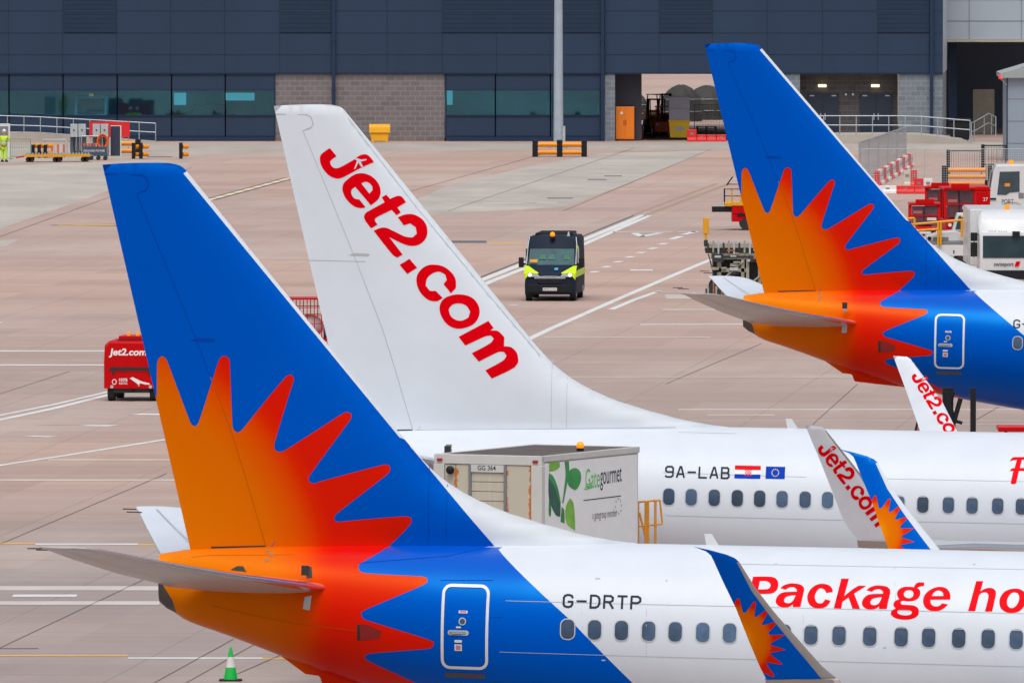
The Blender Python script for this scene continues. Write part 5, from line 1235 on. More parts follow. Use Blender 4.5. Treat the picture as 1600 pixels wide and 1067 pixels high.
# ---- escort van (x forward)
vc = G(861, 466); ang = math.atan2(-1, -.075)
van = thing('van', 'black van with lime yellow front corners and lit headlamps on the open apron', 'van', (vc.x+.02, vc.y-2.4, 0), ang)
VB = mat('van_black', (.013, .022, .040), .6, spec=.12, coat=.0, var=.1); LIME = mat('lime_yellow', (.60, .82, .0), .4, var=.05)
def vr(x, w_, zb_, zt, rt=.18):   # body cross-section ring at x
    return [(x, -w_, zb_), (x, -w_*1.01, (zb_+zt)*.45), (x, -w_*.975, zt-rt*.7), (x, -w_*.88, zt), (x, w_*.88, zt), (x, w_*.975, zt-rt*.7), (x, w_*1.01, (zb_+zt)*.45), (x, w_, zb_)]
q = MB(); q.loft([vr(1.0, .80, .30, .98, .1), vr(.96, .97, .28, 1.10, .1), vr(.80, 1.01, .26, 1.18, .1), vr(.34, 1.02, .26, 1.36, .12), vr(.30, 1.02, .26, 1.385, .12), vr(-.40, 1.02, .26, 2.09, .18), vr(-.58, 1.01, .26, 2.54, .16), vr(-4.3, 1.01, .26, 2.52, .2), vr(-4.45, .98, .3, 2.45, .2)], VB)
body = q.build('body', van, bevel=.02)
def vplate(nm, par, pts, m, th=.012):
    q = MB(); a = Vector(pts[0]); n_ = (Vector(pts[1])-a).cross(Vector(pts[2])-a).normalized(); n_ = n_ if n_.x+abs(n_.y)*0 > 0 else -n_
    P0 = [Vector(p)+n_*.004 for p in pts]; P1 = [Vector(p)+n_*(.004+th) for p in pts]; k = len(pts)
    q.add(P0+P1, [tuple(range(k)), tuple(range(k, 2*k))]+[(i, (i+1) % k, k+(i+1) % k, k+i) for i in range(k)], m); return q.build(nm, par)
ws = lambda y, u: (.30-.68*u, y, 1.385+.67*u)     # windscreen plane
WSG = mat('windscreen_glass', (.02, .09, .10), .2, var=.5, scale=2.2, spec=.6)
wsn = vplate('windscreen', van, [ws(-.93, .04), ws(.93, .04), ws(.88, .97), ws(-.88, .97)], WSG)
vplate('dashboard_sign', wsn, [(.255+.03, -.55, 1.52), (.255+.03, -.85, 1.52), (.22+.03, -.85, 1.64), (.22+.03, -.55, 1.64)], YEL)
for y, z in ((.62, 1.62), (.0, 1.63), (-.35, 1.64)):
    vplate('occupant_vest', wsn, [(.30-.65*.35+.02, y+.14, z), (.30-.65*.35+.02, y-.14, z), (.30-.65*.6+.02, y-.08, z+.2), (.30-.65*.6+.02, y+.08, z+.2)], mat('vest_seen_through_glass', (.03, .15, .10), .4, var=.6, scale=7, spec=.2), .004)
for s in (1, -1):
    vplate('lime_panel', body, [(1.0, s*.99, .86), (.99, s*1.0, 1.10), (.84, s*1.01, 1.24), (.38, s*1.01, 1.40), (.40, s*.88, 1.385), (.84, s*.62, 1.23), (1.0, s*.44, 1.13), (1.02, s*.50, 1.09), (1.03, s*.84, 1.14), (1.03, s*.90, .98)], LIME, .02)
    q = MB(); q.box(-.15, .95, s*1.03-.012, s*1.03+.012, .95, 1.2, LIME); q.box(-4.2, -.2, s*1.03-.012, s*1.03+.012, .95, 1.2, LIME); q.box(-.9, -.2, s*1.0-.02, s*1.0+.02, 2.05, 2.14, LIME); q.build('side_stripe', body)
    q = MB(); q.loft([[(1.0, s*.40, .97), (1.0, s*.88, .97), (1.0, s*.92, 1.12), (1.0, s*.50, 1.08)], [(1.045, s*.44, .98), (1.045, s*.86, .98), (1.045, s*.89, 1.10), (1.045, s*.54, 1.07)]], LGREY, smooth=False); hl_ = q.build('headlight', van)
    q = MB(); q.sph((1.05, s*.80, 1.05), .07, LAMP, 12); q.build('lamp', hl_)
    q = MB(); q.box(.20, .34, s*1.20-.10, s*1.20+.10, 1.32, 1.72, BLK); q.box(.24, .28, s*1.02 if s > 0 else -1.2, s*1.2 if s > 0 else -1.02, 1.42, 1.5, BLK); q.build('mirror', van, bevel=.03)
    q = MB(); q.cyl((.33, s*.985, 1.44), (-.42, s*.975, 2.2), .028, GALV, n=8); q.cyl((-.42, s*.975, 2.2), (-.60, s*.93, 2.50), .02, GALV, n=8); q.build('pillar_trim', van)
    q = MB(); q.box(-.85, .05, s*1.025-.01, s*1.025+.01, 1.45, 2.05, GLASS); q.build('side_window', van)
q = MB(); q.box(.985, 1.03, -.62, .62, .90, .985, GALV); q.build('grille_bar', van, bevel=.01)
q = MB(); q.box(1.0, 1.045, -.88, .88, .36, .66, BLK); q.box(1.0, 1.03, -.5, .5, .70, .86, BLK); q.build('bumper', van, bevel=.03)
q = MB(); q.box(1.046, 1.056, -.28, .28, .42, .54, PW); pl_ = q.build('number_plate', van); sign2d('plate_text', pl_, 'MF72 CXA', 1.058, -.25, .435, .50, .085, TXD, '+x')
q = MB(); q.box(1.001, 1.04, -.30, .30, .985, 1.01, GALV); q.prism([(-.09, .90), (0, 1.03), (.09, .90), (.05, .90), (0, .975), (-.05, .90)], 'x', 1.031, 1.05, GALV); q.build('grille_badge', body)
lg = vplate('bonnet_emblem', body, [(.60, .30, 1.315), (.60, .16, 1.315), (.78, .16, 1.225), (.78, .30, 1.225)], mat('emblem_blue', (.05, .35, .7), .4, var=0), .004)
q = MB(); q.cyl((-.45, 0, 2.45), (-.45, 0, 2.53), .10, BLK); q.sph((-.45, 0, 2.60), .105, AMB, sz=1.1); q.build('beacon', van)
q = MB()
for y in (-.7, .7): q.path([(-.9, y, 2.62), (-3.8, y, 2.62)], .025, BLK)
for x in (-.9, -1.8, -2.8, -3.8): q.path([(x, -.7, 2.52), (x, -.7, 2.64), (x, .7, 2.64), (x, .7, 2.52)], .025, BLK)
q.build('roof_rack', van); q = MB(); q.cyl((-.75, .62, 2.45), (-.75, .62, 2.72), .09, LGREY, r1=.02); q.build('aerial', van)
wheels(van, (.30, -3.4), (-.88, .88), .34, .24)
# ---- electric tug at the left, seen from behind (x forward, away from the camera)
tc_ = G(206, 627); tug = thing('baggage_tug', 'red box shaped electric tug with white title on its back, left of the nearest fin', 'tug', (tc_.x-.02, tc_.y, 0), math.radians(84))
q = MB()
def tr_(x, zt, w_=.92): return [(x, -w_, .42), (x, -w_*1.0, 1.3), (x, -w_*.97, zt-.14), (x, -w_*.80, zt), (x, w_*.80, zt), (x, w_*.97, zt-.14), (x, w_*1.0, 1.3), (x, w_, .42)]
q.loft([tr_(0, 1.90, .89), tr_(.10, 1.98, .92), tr_(1.9, 2.0), tr_(2.05, 1.95)], REDP); q.loft([tr_(2.05, 1.15, .80), tr_(3.0, 1.05, .78), tr_(3.1, .9, .74)], REDP); tb = q.build('body', tug, bevel=.02)
q = MB(); q.box(.25, 1.5, -.5, .45, 2.0, 2.14, REDP); q.box(.2, 1.55, -.55, .5, 1.985, 2.02, BLK); q.build('roof_pod', tug, bevel=.04)
for y in (.15, -.15): q = MB(); q.cyl((.5, y, 2.14), (.5, y, 2.26), .05, AMB); q.build('beacon', tug)
q = MB(); q.box(-.03, .0, -.72, .72, 1.03, 1.12, DARK); q.box(-.02, .0, -.74, .74, 1.0, 1.02, mat('dull_red', (.3, .02, .02), .5)); q.build('bumper_strip', tug)
def tz(nm, s, y1, y0, z, h_, bold=.02, shear=0): V, T = text2d(s, y1-y0, h_, bold=bold, shear=shear); q = MB(); q.add([(-.006-.0, y1-v[0], z+v[1]) for v in V], T, TXW); return q.build(nm, tb, recalc=False)
TU = tz('title', 'Jet2.com', .74, -.52, 1.44, .30, .03, .15); tz('slogan', '100%', .40, .12, .66, .10); tz('slogan', 'ELECTRIC', .40, .12, .56, .07)
q = MB(); V, T = tri2d([[( .05, .76), (-.05, .80), (-.35, .66), (-.60, .60), (-.62, .55), (-.45, .56), (-.30, .60), (-.22, .52), (-.30, .50), (-.15, .62)]], None); q.add([(-.008, -(-v[0])*1 if False else v[0], v[1]) for v in V], T, TXW); q.build('aircraft_emblem', tb, recalc=False)
q = MB(); V, T = tri2d([[(.56+.08*math.cos(a), .64+.09*math.sin(a)) for a in np.linspace(0, 2*PI, 18, endpoint=False)], [(.56+.055*math.cos(a), .64+.065*math.sin(a)) for a in np.linspace(0, 2*PI, 18, endpoint=False)]]); q.add([(-.007, v[0], v[1]) for v in V], T, TXW); q.build('battery_emblem', tb, recalc=False)
for y in (.64, -.64): q = MB(); q.cyl((-.03, y, .48), (0, y, .48), .055, LGREY); q.cyl((-.03, y*.93, .95), (0, y*.93, .95), .05, DARK); q.build('rear_light', tug)
q = MB(); q.box(-.25, .1, -.08, .08, .30, .40, BLK); q.box(.05, 2.6, -.6, .6, .28, .42, DARK); q.build('tow_hitch', tug)
wheels(tug, (.45, 2.5), (-.70, .70), .30, .22)
# ---- red cage cart between the fins
cc_ = G(483, 556); cg = thing('baggage_cage', 'red mesh baggage cage cart with a white sack, visible between the blue and white fins', 'cart', (XD(488, 470), 470, 0), math.radians(6))
q = MB(); q.box(-1.3, 1.3, -.75, .75, .38, .48, REDP); q.build('deck', cg); q = MB()
for x in (-1.3, 1.3):
    for y in (-.75, .75): q.cyl((x, y, .48), (x, y, 1.88), .035, REDP)
q.box(-1.34, 1.34, -.79, .79, 1.88, 1.94, REDP); q.build('cage_frame', cg); q = MB()
for y in (-.76, .76):
    for k in range(1, 11): q.cyl((-1.3+.26*k, y, .48), (-1.3+.26*k, y, 1.88), .016, REDP, n=6)
    for z in (.75, 1.02, 1.3, 1.6): q.cyl((-1.3, y, z), (1.3, y, z), .016, REDP, n=6)
q.build('mesh_side', cg); q = MB(); q.cyl((.2, 0, 1.94), (.2, 0, 2.04), .05, ORG); q.build('lamp', cg); wheels(cg, (-.9, .9), (-.6, .6), .2, .12)
sk_ = thing('sack', 'pinkish white sack inside the red baggage cage', 'sack', (XD(488, 470), 470, .485)); q = MB(); q.sph((-.1, 0, .42), .5, mat('sack_white', (.62, .48, .48), .7, var=.2, scale=3), 16, .85); q.build('cloth', sk_)
b2 = thing('suitcase', 'blue suitcase standing in the red baggage cage', 'suitcase', (XD(488, 470)+.75, 470.3, .481)); q = MB(); q.box(-.35, .35, -.2, .2, 0, .7, mat('case_blue', (.03, .10, .4), .5)); q.build('shell', b2, bevel=.05); q = MB(); q.path([(-.1, 0, .7), (-.1, 0, .78), (.1, 0, .78), (.1, 0, .7)], .015, BLK); q.build('handle', b2)
# ---- catering truck: origin at the near top corner's foot; x = along the long side (away), y = to the left
DN = 272.0; nc = P(846.5, 712.5, DN); ux = Vector((2.03, 4.2)).normalized(); hz_ = nc.z
cat = thing('catering_truck', 'worn white catering truck box with green leaf picture, raised against the middle airliner', 'truck', (nc.x, nc.y, 0), math.atan2(ux.y, ux.x))
LB, WB, zb_ = 5.4, 2.46, hz_-2.5
LB = 4.75
BOXW = mat('catering_box_white', (.60, .61, .58), .5, var=.10, scale=1.2); ROOFM = mat('catering_roof', (.105, .085, .08), .8, var=.3, scale=1.5); CREAM = mat('catering_cream', (.55, .52, .42), .6, var=.10, scale=2, stretch=(1, 6, .6))
q = MB(); q.box(0.02, LB, 0.02, WB-.02, zb_, hz_-.04, BOXW); box_ = q.build('cargo_box', cat)
q = MB(); q.box(.10, LB-.05, .05, WB-.05, hz_-.039, hz_-.015, ROOFM); q.build('roof', cat)
q = MB()
for y0_, y1_ in ((-.02, .05), (WB-.05, WB+.02)): q.box(0, LB, y0_, y1_, hz_-.13, hz_, BOXW)
q.box(-.05, .06, -.02, WB+.02, hz_-.20, hz_, BOXW); q.box(LB-.06, LB, -.02, WB+.02, hz_-.13, hz_+.002, BOXW)
for y0_ in (-.03, WB-.22): q.box(-.06, .10, y0_, y0_+.25, zb_, hz_-.201, BOXW)
q.build('frame_rail', cat, bevel=.01)
RUST = bpy.data.materials.new('rusty_cream_paint'); RUST.use_nodes = True; n = RUST.node_tree; b = n.nodes['Principled BSDF']; tc = n.nodes.new('ShaderNodeTexCoord'); sp = n.nodes.new('ShaderNodeSeparateXYZ'); no = n.nodes.new('ShaderNodeTexNoise'); no.inputs['Scale'].default_value = 7; no.inputs['Detail'].default_value = 8; no.inputs['Roughness'].default_value = .75
wv = n.nodes.new('ShaderNodeMath'); wv.operation = 'PINGPONG'; wv.inputs[1].default_value = .29; of = n.nodes.new('ShaderNodeMath'); of.operation = 'SUBTRACT'; of.inputs[1].default_value = .24
n.links.new(tc.outputs['Object'], sp.inputs[0]); n.links.new(sp.outputs[1], of.inputs[0]); n.links.new(of.outputs[0], wv.inputs[0]); mr = n.nodes.new('ShaderNodeMapRange'); mr.inputs[1].default_value = 0; mr.inputs[2].default_value = .13; mr.inputs[3].default_value = .40; mr.inputs[4].default_value = .78
n.links.new(wv.outputs[0], mr.inputs[0]); gt = n.nodes.new('ShaderNodeMath'); gt.operation = 'GREATER_THAN'; n.links.new(tc.outputs['Object'], no.inputs['Vector']); n.links.new(no.outputs['Fac'], gt.inputs[0]); n.links.new(mr.outputs[0], gt.inputs[1])
mx = n.nodes.new('ShaderNodeMix'); mx.data_type = 'RGBA'; mx.inputs[6].default_value = (.52, .49, .40, 1); mx.inputs[7].default_value = (.50, .16, .03, 1); n.links.new(gt.outputs[0], mx.inputs[0]); n.links.new(mx.outputs[2], b.inputs['Base Color']); b.inputs['Roughness'].default_value = .7
q = MB(); q.box(-.03, .018, .23, .82, zb_, hz_-.21, RUST); q.box(-.03, .018, 1.66, 2.23, zb_, hz_-.21, RUST); q.build('end_panel', cat)
q = MB(); q.box(-.055, .018, .84, 1.64, hz_-.36, hz_-.205, BOXW); hp = q.build('header', cat)
V, T = text2d('GG 364', .42, .10, bold=.01); q = MB(); q.add([(-.058, 1.46-v[0], hz_-.32+v[1]) for v in V], T, TXD); q.build('fleet_number', hp, recalc=False)
q = MB()
for k in range(11): z1 = hz_-.37-k*.20; q.box(-.02, .018, .86, 1.62, z1-.19, z1-.004, CREAM) if z1-.19 > zb_ else None
q.build('roller_shutter', cat, bevel=.008)
q = MB()
for y in (.825, 1.645): q.box(-.06, .0, y-.03, y+.03, zb_, hz_-.21, MGREY)
q.build('shutter_guide', cat)
for y in (.12, WB-.12): q = MB(); q.box(-.075, -.061, y-.06, y+.06, hz_-.15, hz_-.09, mat('marker_red', (.35, .02, .02), .4)); q.build('marker_lamp', cat)
q = MB(); q.sph((-.10, 2.08, hz_-.33), .09, BLK, 12); q.build('work_lamp', cat)
q = MB(); q.cyl((2.6, .35, hz_-.015), (2.6, .35, hz_+.05), .08, BLK); q.sph((2.6, .35, hz_+.09), .085, AMB, 14, 1.2); q.build('beacon', cat)
# leaf picture on the long side (y = 0 face, x to the right)
LF = mat('leaf_green', (.03, .36, .08), .5, var=.45, scale=1.6); LFD = mat('leaf_dark_green', (.02, .13, .09), .5, var=.3, scale=1.5); LFL = mat('leaf_light_green', (.22, .55, .05), .5, var=.35, scale=2); PANEL = mat('graphic_panel', (.84, .87, .88), .45, var=.05)
q = MB(); q.box(.12, LB-.1, -.012, .018, zb_+.1, hz_-.16, PANEL); gp = q.build('graphic_panel', cat)
Mc = (Matrix.Translation(Vector((nc.x, nc.y, 0))) @ Matrix.Rotation(math.atan2(ux.y, ux.x), 4, 'Z')).inverted()
zz = lambda x, y: (lambda o, d: (lambda t: (o+d*t).xz)((-.014-o.y)/d.y))(Mc @ CAM, Mc.to_3x3() @ ray(640+x/3.81, 660+y/3.81))
def leaf(pts, m, off):
    V, T = tri2d([[tuple(zz(*p)) for p in smooth_poly(pts, 2, 60)]]); q = MB(); q.add([(v[0], -.0125-off, v[1]) for v in V], T, m); q.build('leaf_print', gp, recalc=False)
leaf([(830, 236), (893, 236), (893, 265), (860, 288), (830, 292)], LFL, .002); leaf([(922, 232), (948, 230), (950, 290), (935, 380), (915, 480), (908, 480), (925, 350), (928, 290)], LF, .003)
leaf([(945, 300), (965, 275), (995, 272), (1018, 300), (1018, 350), (1000, 390), (985, 402), (950, 380), (940, 350)], LF, .004); leaf([(829, 300), (845, 320), (880, 390), (898, 480), (897, 560), (870, 550), (829, 450)], LFD, .003)
leaf([(829, 300), (855, 320), (885, 400), (900, 480), (890, 470), (860, 380), (829, 330)], LF, .005); leaf([(955, 450), (975, 480), (985, 600), (985, 640), (935, 600), (930, 500)], LFL, .004); leaf([(829, 460), (842, 500), (840, 560), (829, 550)], LF, .004); leaf([(905, 500), (920, 520), (922, 600), (898, 590)], LF, .003)
def side_text(s, x0, y0, x1, y1, h_, m, **k):
    a = zz(x0, y0); b_ = zz(x1, y1); V, T = text2d(s, b_[0]-a[0], h_, **k); q = MB(); q.add([(a[0]+v[0], -.016, a[1]+v[1]+(b_[1]-a[1])*v[0]/(b_[0]-a[0])) for v in V], T, m); q.build('caterer_title', gp, recalc=False)
side_text('Gate', 1047, 396, 1132, 384, .42, mat('title_green', (.10, .55, .10), .5, var=0)); side_text('gourmet', 1135, 405, 1262, 385, .43, TXD)
for k in range(3):
    a = zz(1040+k*6, 397-k*14); b_ = zz(1085, 388-k*14); V, T = strip([tuple(a), tuple(b_)], .025); q = MB(); q.add([(v[0], -.017, v[1]) for v in V], T, mat('title_green', (.1, .55, .1))); q.build('title_stroke', gp, recalc=False)
a = zz(1035, 463); b_ = zz(1258, 436); V, T = strip([tuple(a), tuple(b_)], .02); q = MB(); q.add([(v[0], -.016, v[1]) for v in V], T, TXD); q.build('rule_line', gp, recalc=False)
side_text('a gategroup member', 1088, 590, 1236, 572, .22, MGREY); a = zz(1243, 497); q = MB()
for k in range(8): an = k*PI/4; q.add([(a[0]+.17*math.cos(an+d_)*r_, -.016, a[1]+.17*math.sin(an+d_)*r_) for d_, r_ in ((-.15, .7), (.15, .9), (.25, 1.1), (-.05, .95))], [(0, 1, 2, 3)], MGREY)
q.build('ring_emblem', gp, recalc=False)
# chassis, scissor lift, cab
q = MB(); q.box(-.1, 7.0, .5, .75, .75, .95, MGREY); q.box(-.1, 7.0, 1.7, 1.95, .75, .95, MGREY); q.build('chassis', cat)
q = MB(); 
for y in (.4, 2.05): q.path([(.4, y, .95), (4.6, y, zb_-.05)], .08, MGREY); q.path([(4.6, y, .95), (.4, y, zb_-.05)], .08, MGREY)
q.build('scissor_lift', cat); q = MB(); q.prism([(5.2, .6), (7.1, .6), (7.1, 1.6), (6.9, 2.5), (5.2, 2.6)], 'y', .02, 2.44, WP); cb3 = q.build('cab', cat, bevel=.06); q = MB(); q.box(7.0, 7.02, .2, 2.2, 1.6, 2.3, GLASS); q.build('windscreen', cb3)
wheels(cat, (1.2, 6.2), (.25, 2.2), .45, .3)
# yellow rail platform beyond the box
q = MB(); tp = P(1016, 840, 275.8)
xw = Mc @ P(1000, 782, 276.6); xe = Mc @ P(1034, 780, 277.4)
def mp(px, py, D): p = Mc @ P(px, py, D); return tuple(p)
A = [(998, 784), (1034, 780)]; OY = mat('rail_orange', (.72, .30, .02), .5, var=.15, scale=6)
for px, pt, pb in ((997, 784, 870), (1009, 783, 870), (1012.5, 783, 870), (1024, 782, 870)): q.path([mp(px, pt, 276.8), mp(px, pb, 276.8)], .028, OY)
q.path([mp(997, 784, 276.8), mp(1031, 781, 276.8), mp(1035, 818, 276.8)], .022, OY); q.path([mp(997, 822, 276.8), mp(1035, 818, 276.8)], .022, OY); q.path([mp(999, 800, 276.8), mp(1010, 845, 276.8)], .022, OY); q.path([mp(1024, 782, 276.8), mp(1022, 780.5, 278)], .02, OY)
q.build('platform_rail', cat)
# ---- passenger steps / tail dock between the airliners
sx_ = XD(1470, 377); stp = thing('boarding_steps', 'dark steps with a reddish side panel under the farthest airliner', 'steps', (sx_, 374.5, 0))
q = MB(); zt_ = P(1470, 612, 374.5).z
q.box(.78, .94, 0, .16, 0, zt_+.1, BLK); q.path([(-.4, .1, 0), (.25, .1, zt_)], .10, BLK); q.path([(.45, .1, 0), (.10, .1, zt_)], .13, BLK); q.path([(-.4, .1, 1.0), (.8, .1, 1.2)], .05, BLK); q.box(.0, .3, .2, .8, zt_-.5, zt_+.1, BLK); q.path([(.05, .1, .9), (.5, .1, zt_-.2)], .07, BLK); q.path([(-.15, .1, zt_-.7), (.55, .1, zt_-.9)], .05, BLK); q.path([(.0, .1, 1.5), (.5, .1, .9)], .05, MGREY); q.box(-.1, .9, .0, 1.4, 0, .3, BLK); q.build('frame', stp)
q = MB(); q.prism([(-.93, 0), (-.45, 0), (-.45, .9), (-.68, 1.75), (-.88, 1.3)], 'y', 0, .05, mat('panel_pale_red', (.55, .13, .10), .5)); q.build('side_panel', stp); q = MB(); q.path([(-.95, .02, 0), (-.93, .02, 1.0), (-.70, .02, 1.95), (-.40, .02, .1)], .035, BLK); q.build('handrail', stp)
for k in range(6): q = MB(); q.box(-.05, .5, .3+.18*k, .5+.18*k, .3+.2*k, .34+.2*k, MGREY); q.build('tread', stp)
# red baggage items peeping over the middle airliner's back
for px, lb, w_ in ((1604, 'long red dolly just above the middle airliner at the right edge', 1.0),):
    D_ = 330 if px > 1500 else 318; zt_ = P(px, 667, D_).z; t = thing('dolly', lb, 'dolly', (XD(px, D_), D_, 0)); q = MB(); q.box(-w_*.7, w_, 0, 1.4, max(.3, zt_-.12), zt_, REDP); q.build('deck', t, bevel=.02); q = MB()
    for x in (-w_*.5, w_*.8): q.cyl((x-.06, .3, .15), (x+.06, .3, .15), .15, DARK); q.box(x-.04, x+.04, .26, .34, .15, max(.31, zt_-.11), BLK)
    q.build('wheels', t)
# ---- container loader behind the far tailplane
lc = G(1150, 464); ld = thing('container_loader', 'worn beige and black container loader platform behind the farthest tailplane', 'loader', (XD(1103, lc.y), lc.y, 0)); LD = F/lc.y
BW = mat('worn_beige', (.40, .38, .30), .6, var=.35, scale=5); BD = mat('greasy_black', (.035, .035, .035), .6, var=.4, scale=5)
zp = P(1103, 385, lc.y).z
q = MB(); q.box(.0, 3.4, 0, 3.0, zp-.28, zp, BD)
for x in np.linspace(.1, 3.3, 20): q.cyl((x, 0, zp+.04), (x, 3.0, zp+.04), .06, GALV, n=8)
q.box(-.05, 3.45, -.05, -.001, zp-.06, zp+.10, BW)
for k in range(16): q.box(.05+k*.21, .12+k*.21, -.09, -.051, zp-.20-.05*(k % 3), zp+.14+.05*((k*5) % 3), (BD, BW, LGREY)[k % 3])
q.build('platform', ld)
q = MB(); q.box(.2, 3.4, .0, .2, zp-.52, zp-.29, BW); q.box(.5, 3.2, -.04, -.001, zp-.46, zp-.38, BD)
q.box(.45, .62, 0, .2, .3, zp-.53, BW); q.box(1.42, 1.55, 0, .2, .3, zp-.53, BW); q.box(1.62, 1.74, 0, .2, .3, zp-.53, BW); q.box(2.1, 2.22, 0, .2, .3, zp-.53, BW); q.box(.45, 1.6, 0, .18, 1.0, 1.15, BW); q.box(.45, 1.6, 0, .18, .62, .72, BW); q.path([(.5, .1, .5), (1.5, .1, 1.25)], .05, BW)
q.build('lift_frame', ld); q = MB(); q.box(.3, 3.4, .5, 2.6, .35, zp-.6, BD); q.build('machinery', ld); q = MB(); q.box(.25, .7, -.2, .0, zp-.62, zp-.30, BD); q.box(.35, .6, -.22, -.201, zp-.45, zp-.36, LGREY); q.build('control_box', ld)
q = MB(); q.box(-.08, .08, -.06, .06, zp, zp+.25, BD); q.box(-.05, .05, -.05, .05, zp+.25, zp+.50, YEL); q.box(-.11, .13, -.08, .08, zp+.50, zp+1.15, YEL); q.build('yellow_post', ld, bevel=.02)
q = MB(); q.box(.0, 1.4, -.3, 1.2, .05, .30, BD)
rl_ = random.Random(5)
for k in range(34):
    x = rl_.uniform(.1, 3.0); z = rl_.uniform(.35, zp-.1); a_ = rl_.uniform(.05, .35); q.box(x, x+a_, -.06-rl_.uniform(0, .1), .02, z, z+rl_.uniform(.03, .12), rl_.choice((BW, BW, BD, LGREY, mat('rust_brown', (.3, .13, .06), .7))))
q.path([(.45, -.05, .5), (1.5, -.05, zp-.6)], .04, BW); q.path([(1.75, -.05, .5), (2.9, -.05, zp-.6)], .04, BW); q.path([(.1, -.08, zp-.3), (.4, -.12, .6)], .025, BD)
for k in range(12): q.box(.05+k*.11, .12+k*.11, -.34, -.30, .05, .45+.1*((k*7) % 3), (BW, BD, mat('rust_brown', (.3, .13, .06), .7))[k % 3])
q.build('undercarriage', ld); wheels(ld, (.5, 2.8), (.3, 2.6), .35, .3)
# ---- belt loader behind it
bc = G(1150, 360); bl = thing('belt_loader', 'red chassis service vehicle with yellow railed platform, left of the far fin', 'loader', (XD(1112, bc.y), bc.y, 0))
q = MB(); q.box(.95, 4.5, 0, 1.9, .40, .78, REDP); q.box(.95, 3.8, -.02, 1.9, .78, 1.10, REDP); q.box(1.2, 1.9, -.04, -.021, .66, .80, BLK); q.cyl((1.5, -.05, .95), (1.5, .2, .95), .17, REDP); q.cyl((2.1, -.08, .92), (2.1, .2, .92), .24, REDP); q.cyl((1.72, -.09, .95), (1.72, .2, .95), .12, BLK); q.build('chassis', bl, bevel=.03)
q = MB(); q.box(.02, 1.35, .1, .6, .85, 1.10, BLK); q.build('boom', bl); q = MB(); q.box(.62, 2.7, 0, 1.6, 1.14, 1.32, YEL); q.box(.62, .9, -.02, 1.6, 1.12, 1.30, YEL); q.build('deck', bl, bevel=.02)
q = MB()
for x, m_, z in ((.60, BLK, 1.95), (.95, YEL, 1.9), (1.38, YEL, 2.6), (1.5, YEL, 2.6), (1.85, BLK, 1.9), (2.2, YEL, 2.0), (2.35, YEL, 2.6)): q.cyl((x, .05, 1.32), (x, .05, z), .035, m_)
q.path([(.60, .05, 1.92), (1.85, .05, 1.92)], .02, BLK); q.path([(.60, .05, 1.6), (1.85, .05, 1.6)], .02, BLK); q.path([(1.38, .05, 2.6), (2.5, .05, 2.6)], .03, YEL); q.path([(1.35, .05, 2.15), (.70, .05, 2.15)], .02, BLK); q.path([(.70, .05, 2.1), (.95, .05, 2.45), (.98, .05, 2.5)], .03, BLK); q.path([(2.0, .05, 2.1), (2.3, .05, 2.5)], .03, BLK); q.path([(1.0, .05, 2.4), (2.3, .05, 2.4)], .015, GALV)
q.build('guard_rail', bl); wheels(bl, (1.62, 3.9), (.1, 1.8), .30, .28)
# ---- right cluster
def row(i, n_): return i/(n_-1)
p0 = G(1372, 290); p1 = G(1421, 262)
for i in range(11):
    u = i/10; p = p0.lerp(p1, u); names = 'nearest second third fourth fifth sixth seventh eighth ninth tenth farthest'.split()
    barrier_block(names[i]+' red and white block in the row under the mesh fence', (p.x, p.y, 0), math.radians(80), 1.3, [PW, PR] if i % 2 else [PR, PW], .78)
for i in range(5):
    a = G(1345, 283).lerp(G(1419, 256), i/5); b_ = G(1345, 283).lerp(G(1419, 256), (i+.96)/5); mesh_panel('fence_panel', 'nearest,second,middle,fourth,farthest'.split(',')[i]+' panel of the mesh fence running away above the blocks', 'fence', (a.x-.1, a.y, 0), (b_.x-.1, b_.y, 0), 2.05, 'mesh site fence in a row', GALV, 30, 3, .035)
a = G(1348, 296)
for i in range(3):
    x0_ = XD(1348, a.y)+3.25*i; mesh_panel('fence_panel', ('left', 'middle', 'right')[i]+' panel of the see through mesh fence in front of the black cage', 'fence', (x0_, a.y, 0), (x0_+3.2, a.y, 0), 2.1, 'see through fence facing the camera', mat('fence_pale', (.50, .50, .49), .5, var=0), 26, 16, .018)
c = G(1420, 303); barrier_block('long low white, red and white plastic barrier beside the far fin', (XD(1415, c.y), c.y, 0), 0, 2.75, [PW, PR, PR], .42)
c = G(1423, 291); barrier_block('upright beige and red block behind the low barrier', (XD(1423, c.y), c.y, 0), 0, .72, [mat('plastic_cream', (.62, .57, .46), .6, var=.1), PR], .85)
c = G(1443, 301); barrier_block('red and white block standing on the right end of the low barrier', (XD(1443, c.y+1.0), c.y+1.0, 0), 0, .95, [PR, PW], .70)
c = G(1511, 293); guard('triple orange railed guard barrier in front of the black cage', (XD(1511, c.y), c.y, 0), 0, 2.3, 3, 1.05, r=.125)
c = G(1514, 272)
for k, (pa, pb, lb) in enumerate(((1483, 1534, 'black railed cage panel above the orange guard rails'), (1537, 1572, 'black railed cage panel next to the grey hut'))):
    D_ = c.y+k*12; q0 = XD(pa, D_); q1 = XD(pb, D_); t = thing('railing_panel', lb, 'railing', (q0, D_, 0)); w_ = q1-q0; q = MB(); q.path([(0, 0, 0), (0, 0, 1.25), (w_, 0, 1.25), (w_, 0, 0)], .035, BLK); q.path([(0, 0, .2), (w_, 0, .2)], .03, BLK); q.box(-.12, .05, -.1, .5, 0, 1.3, BLK); q.build('frame', t); q = MB()
    for j_ in range(1, 14): q.cyl((w_*j_/14, 0, .2), (w_*j_/14, 0, 1.25), .011, BLK, n=5)
    q.build('bars', t)
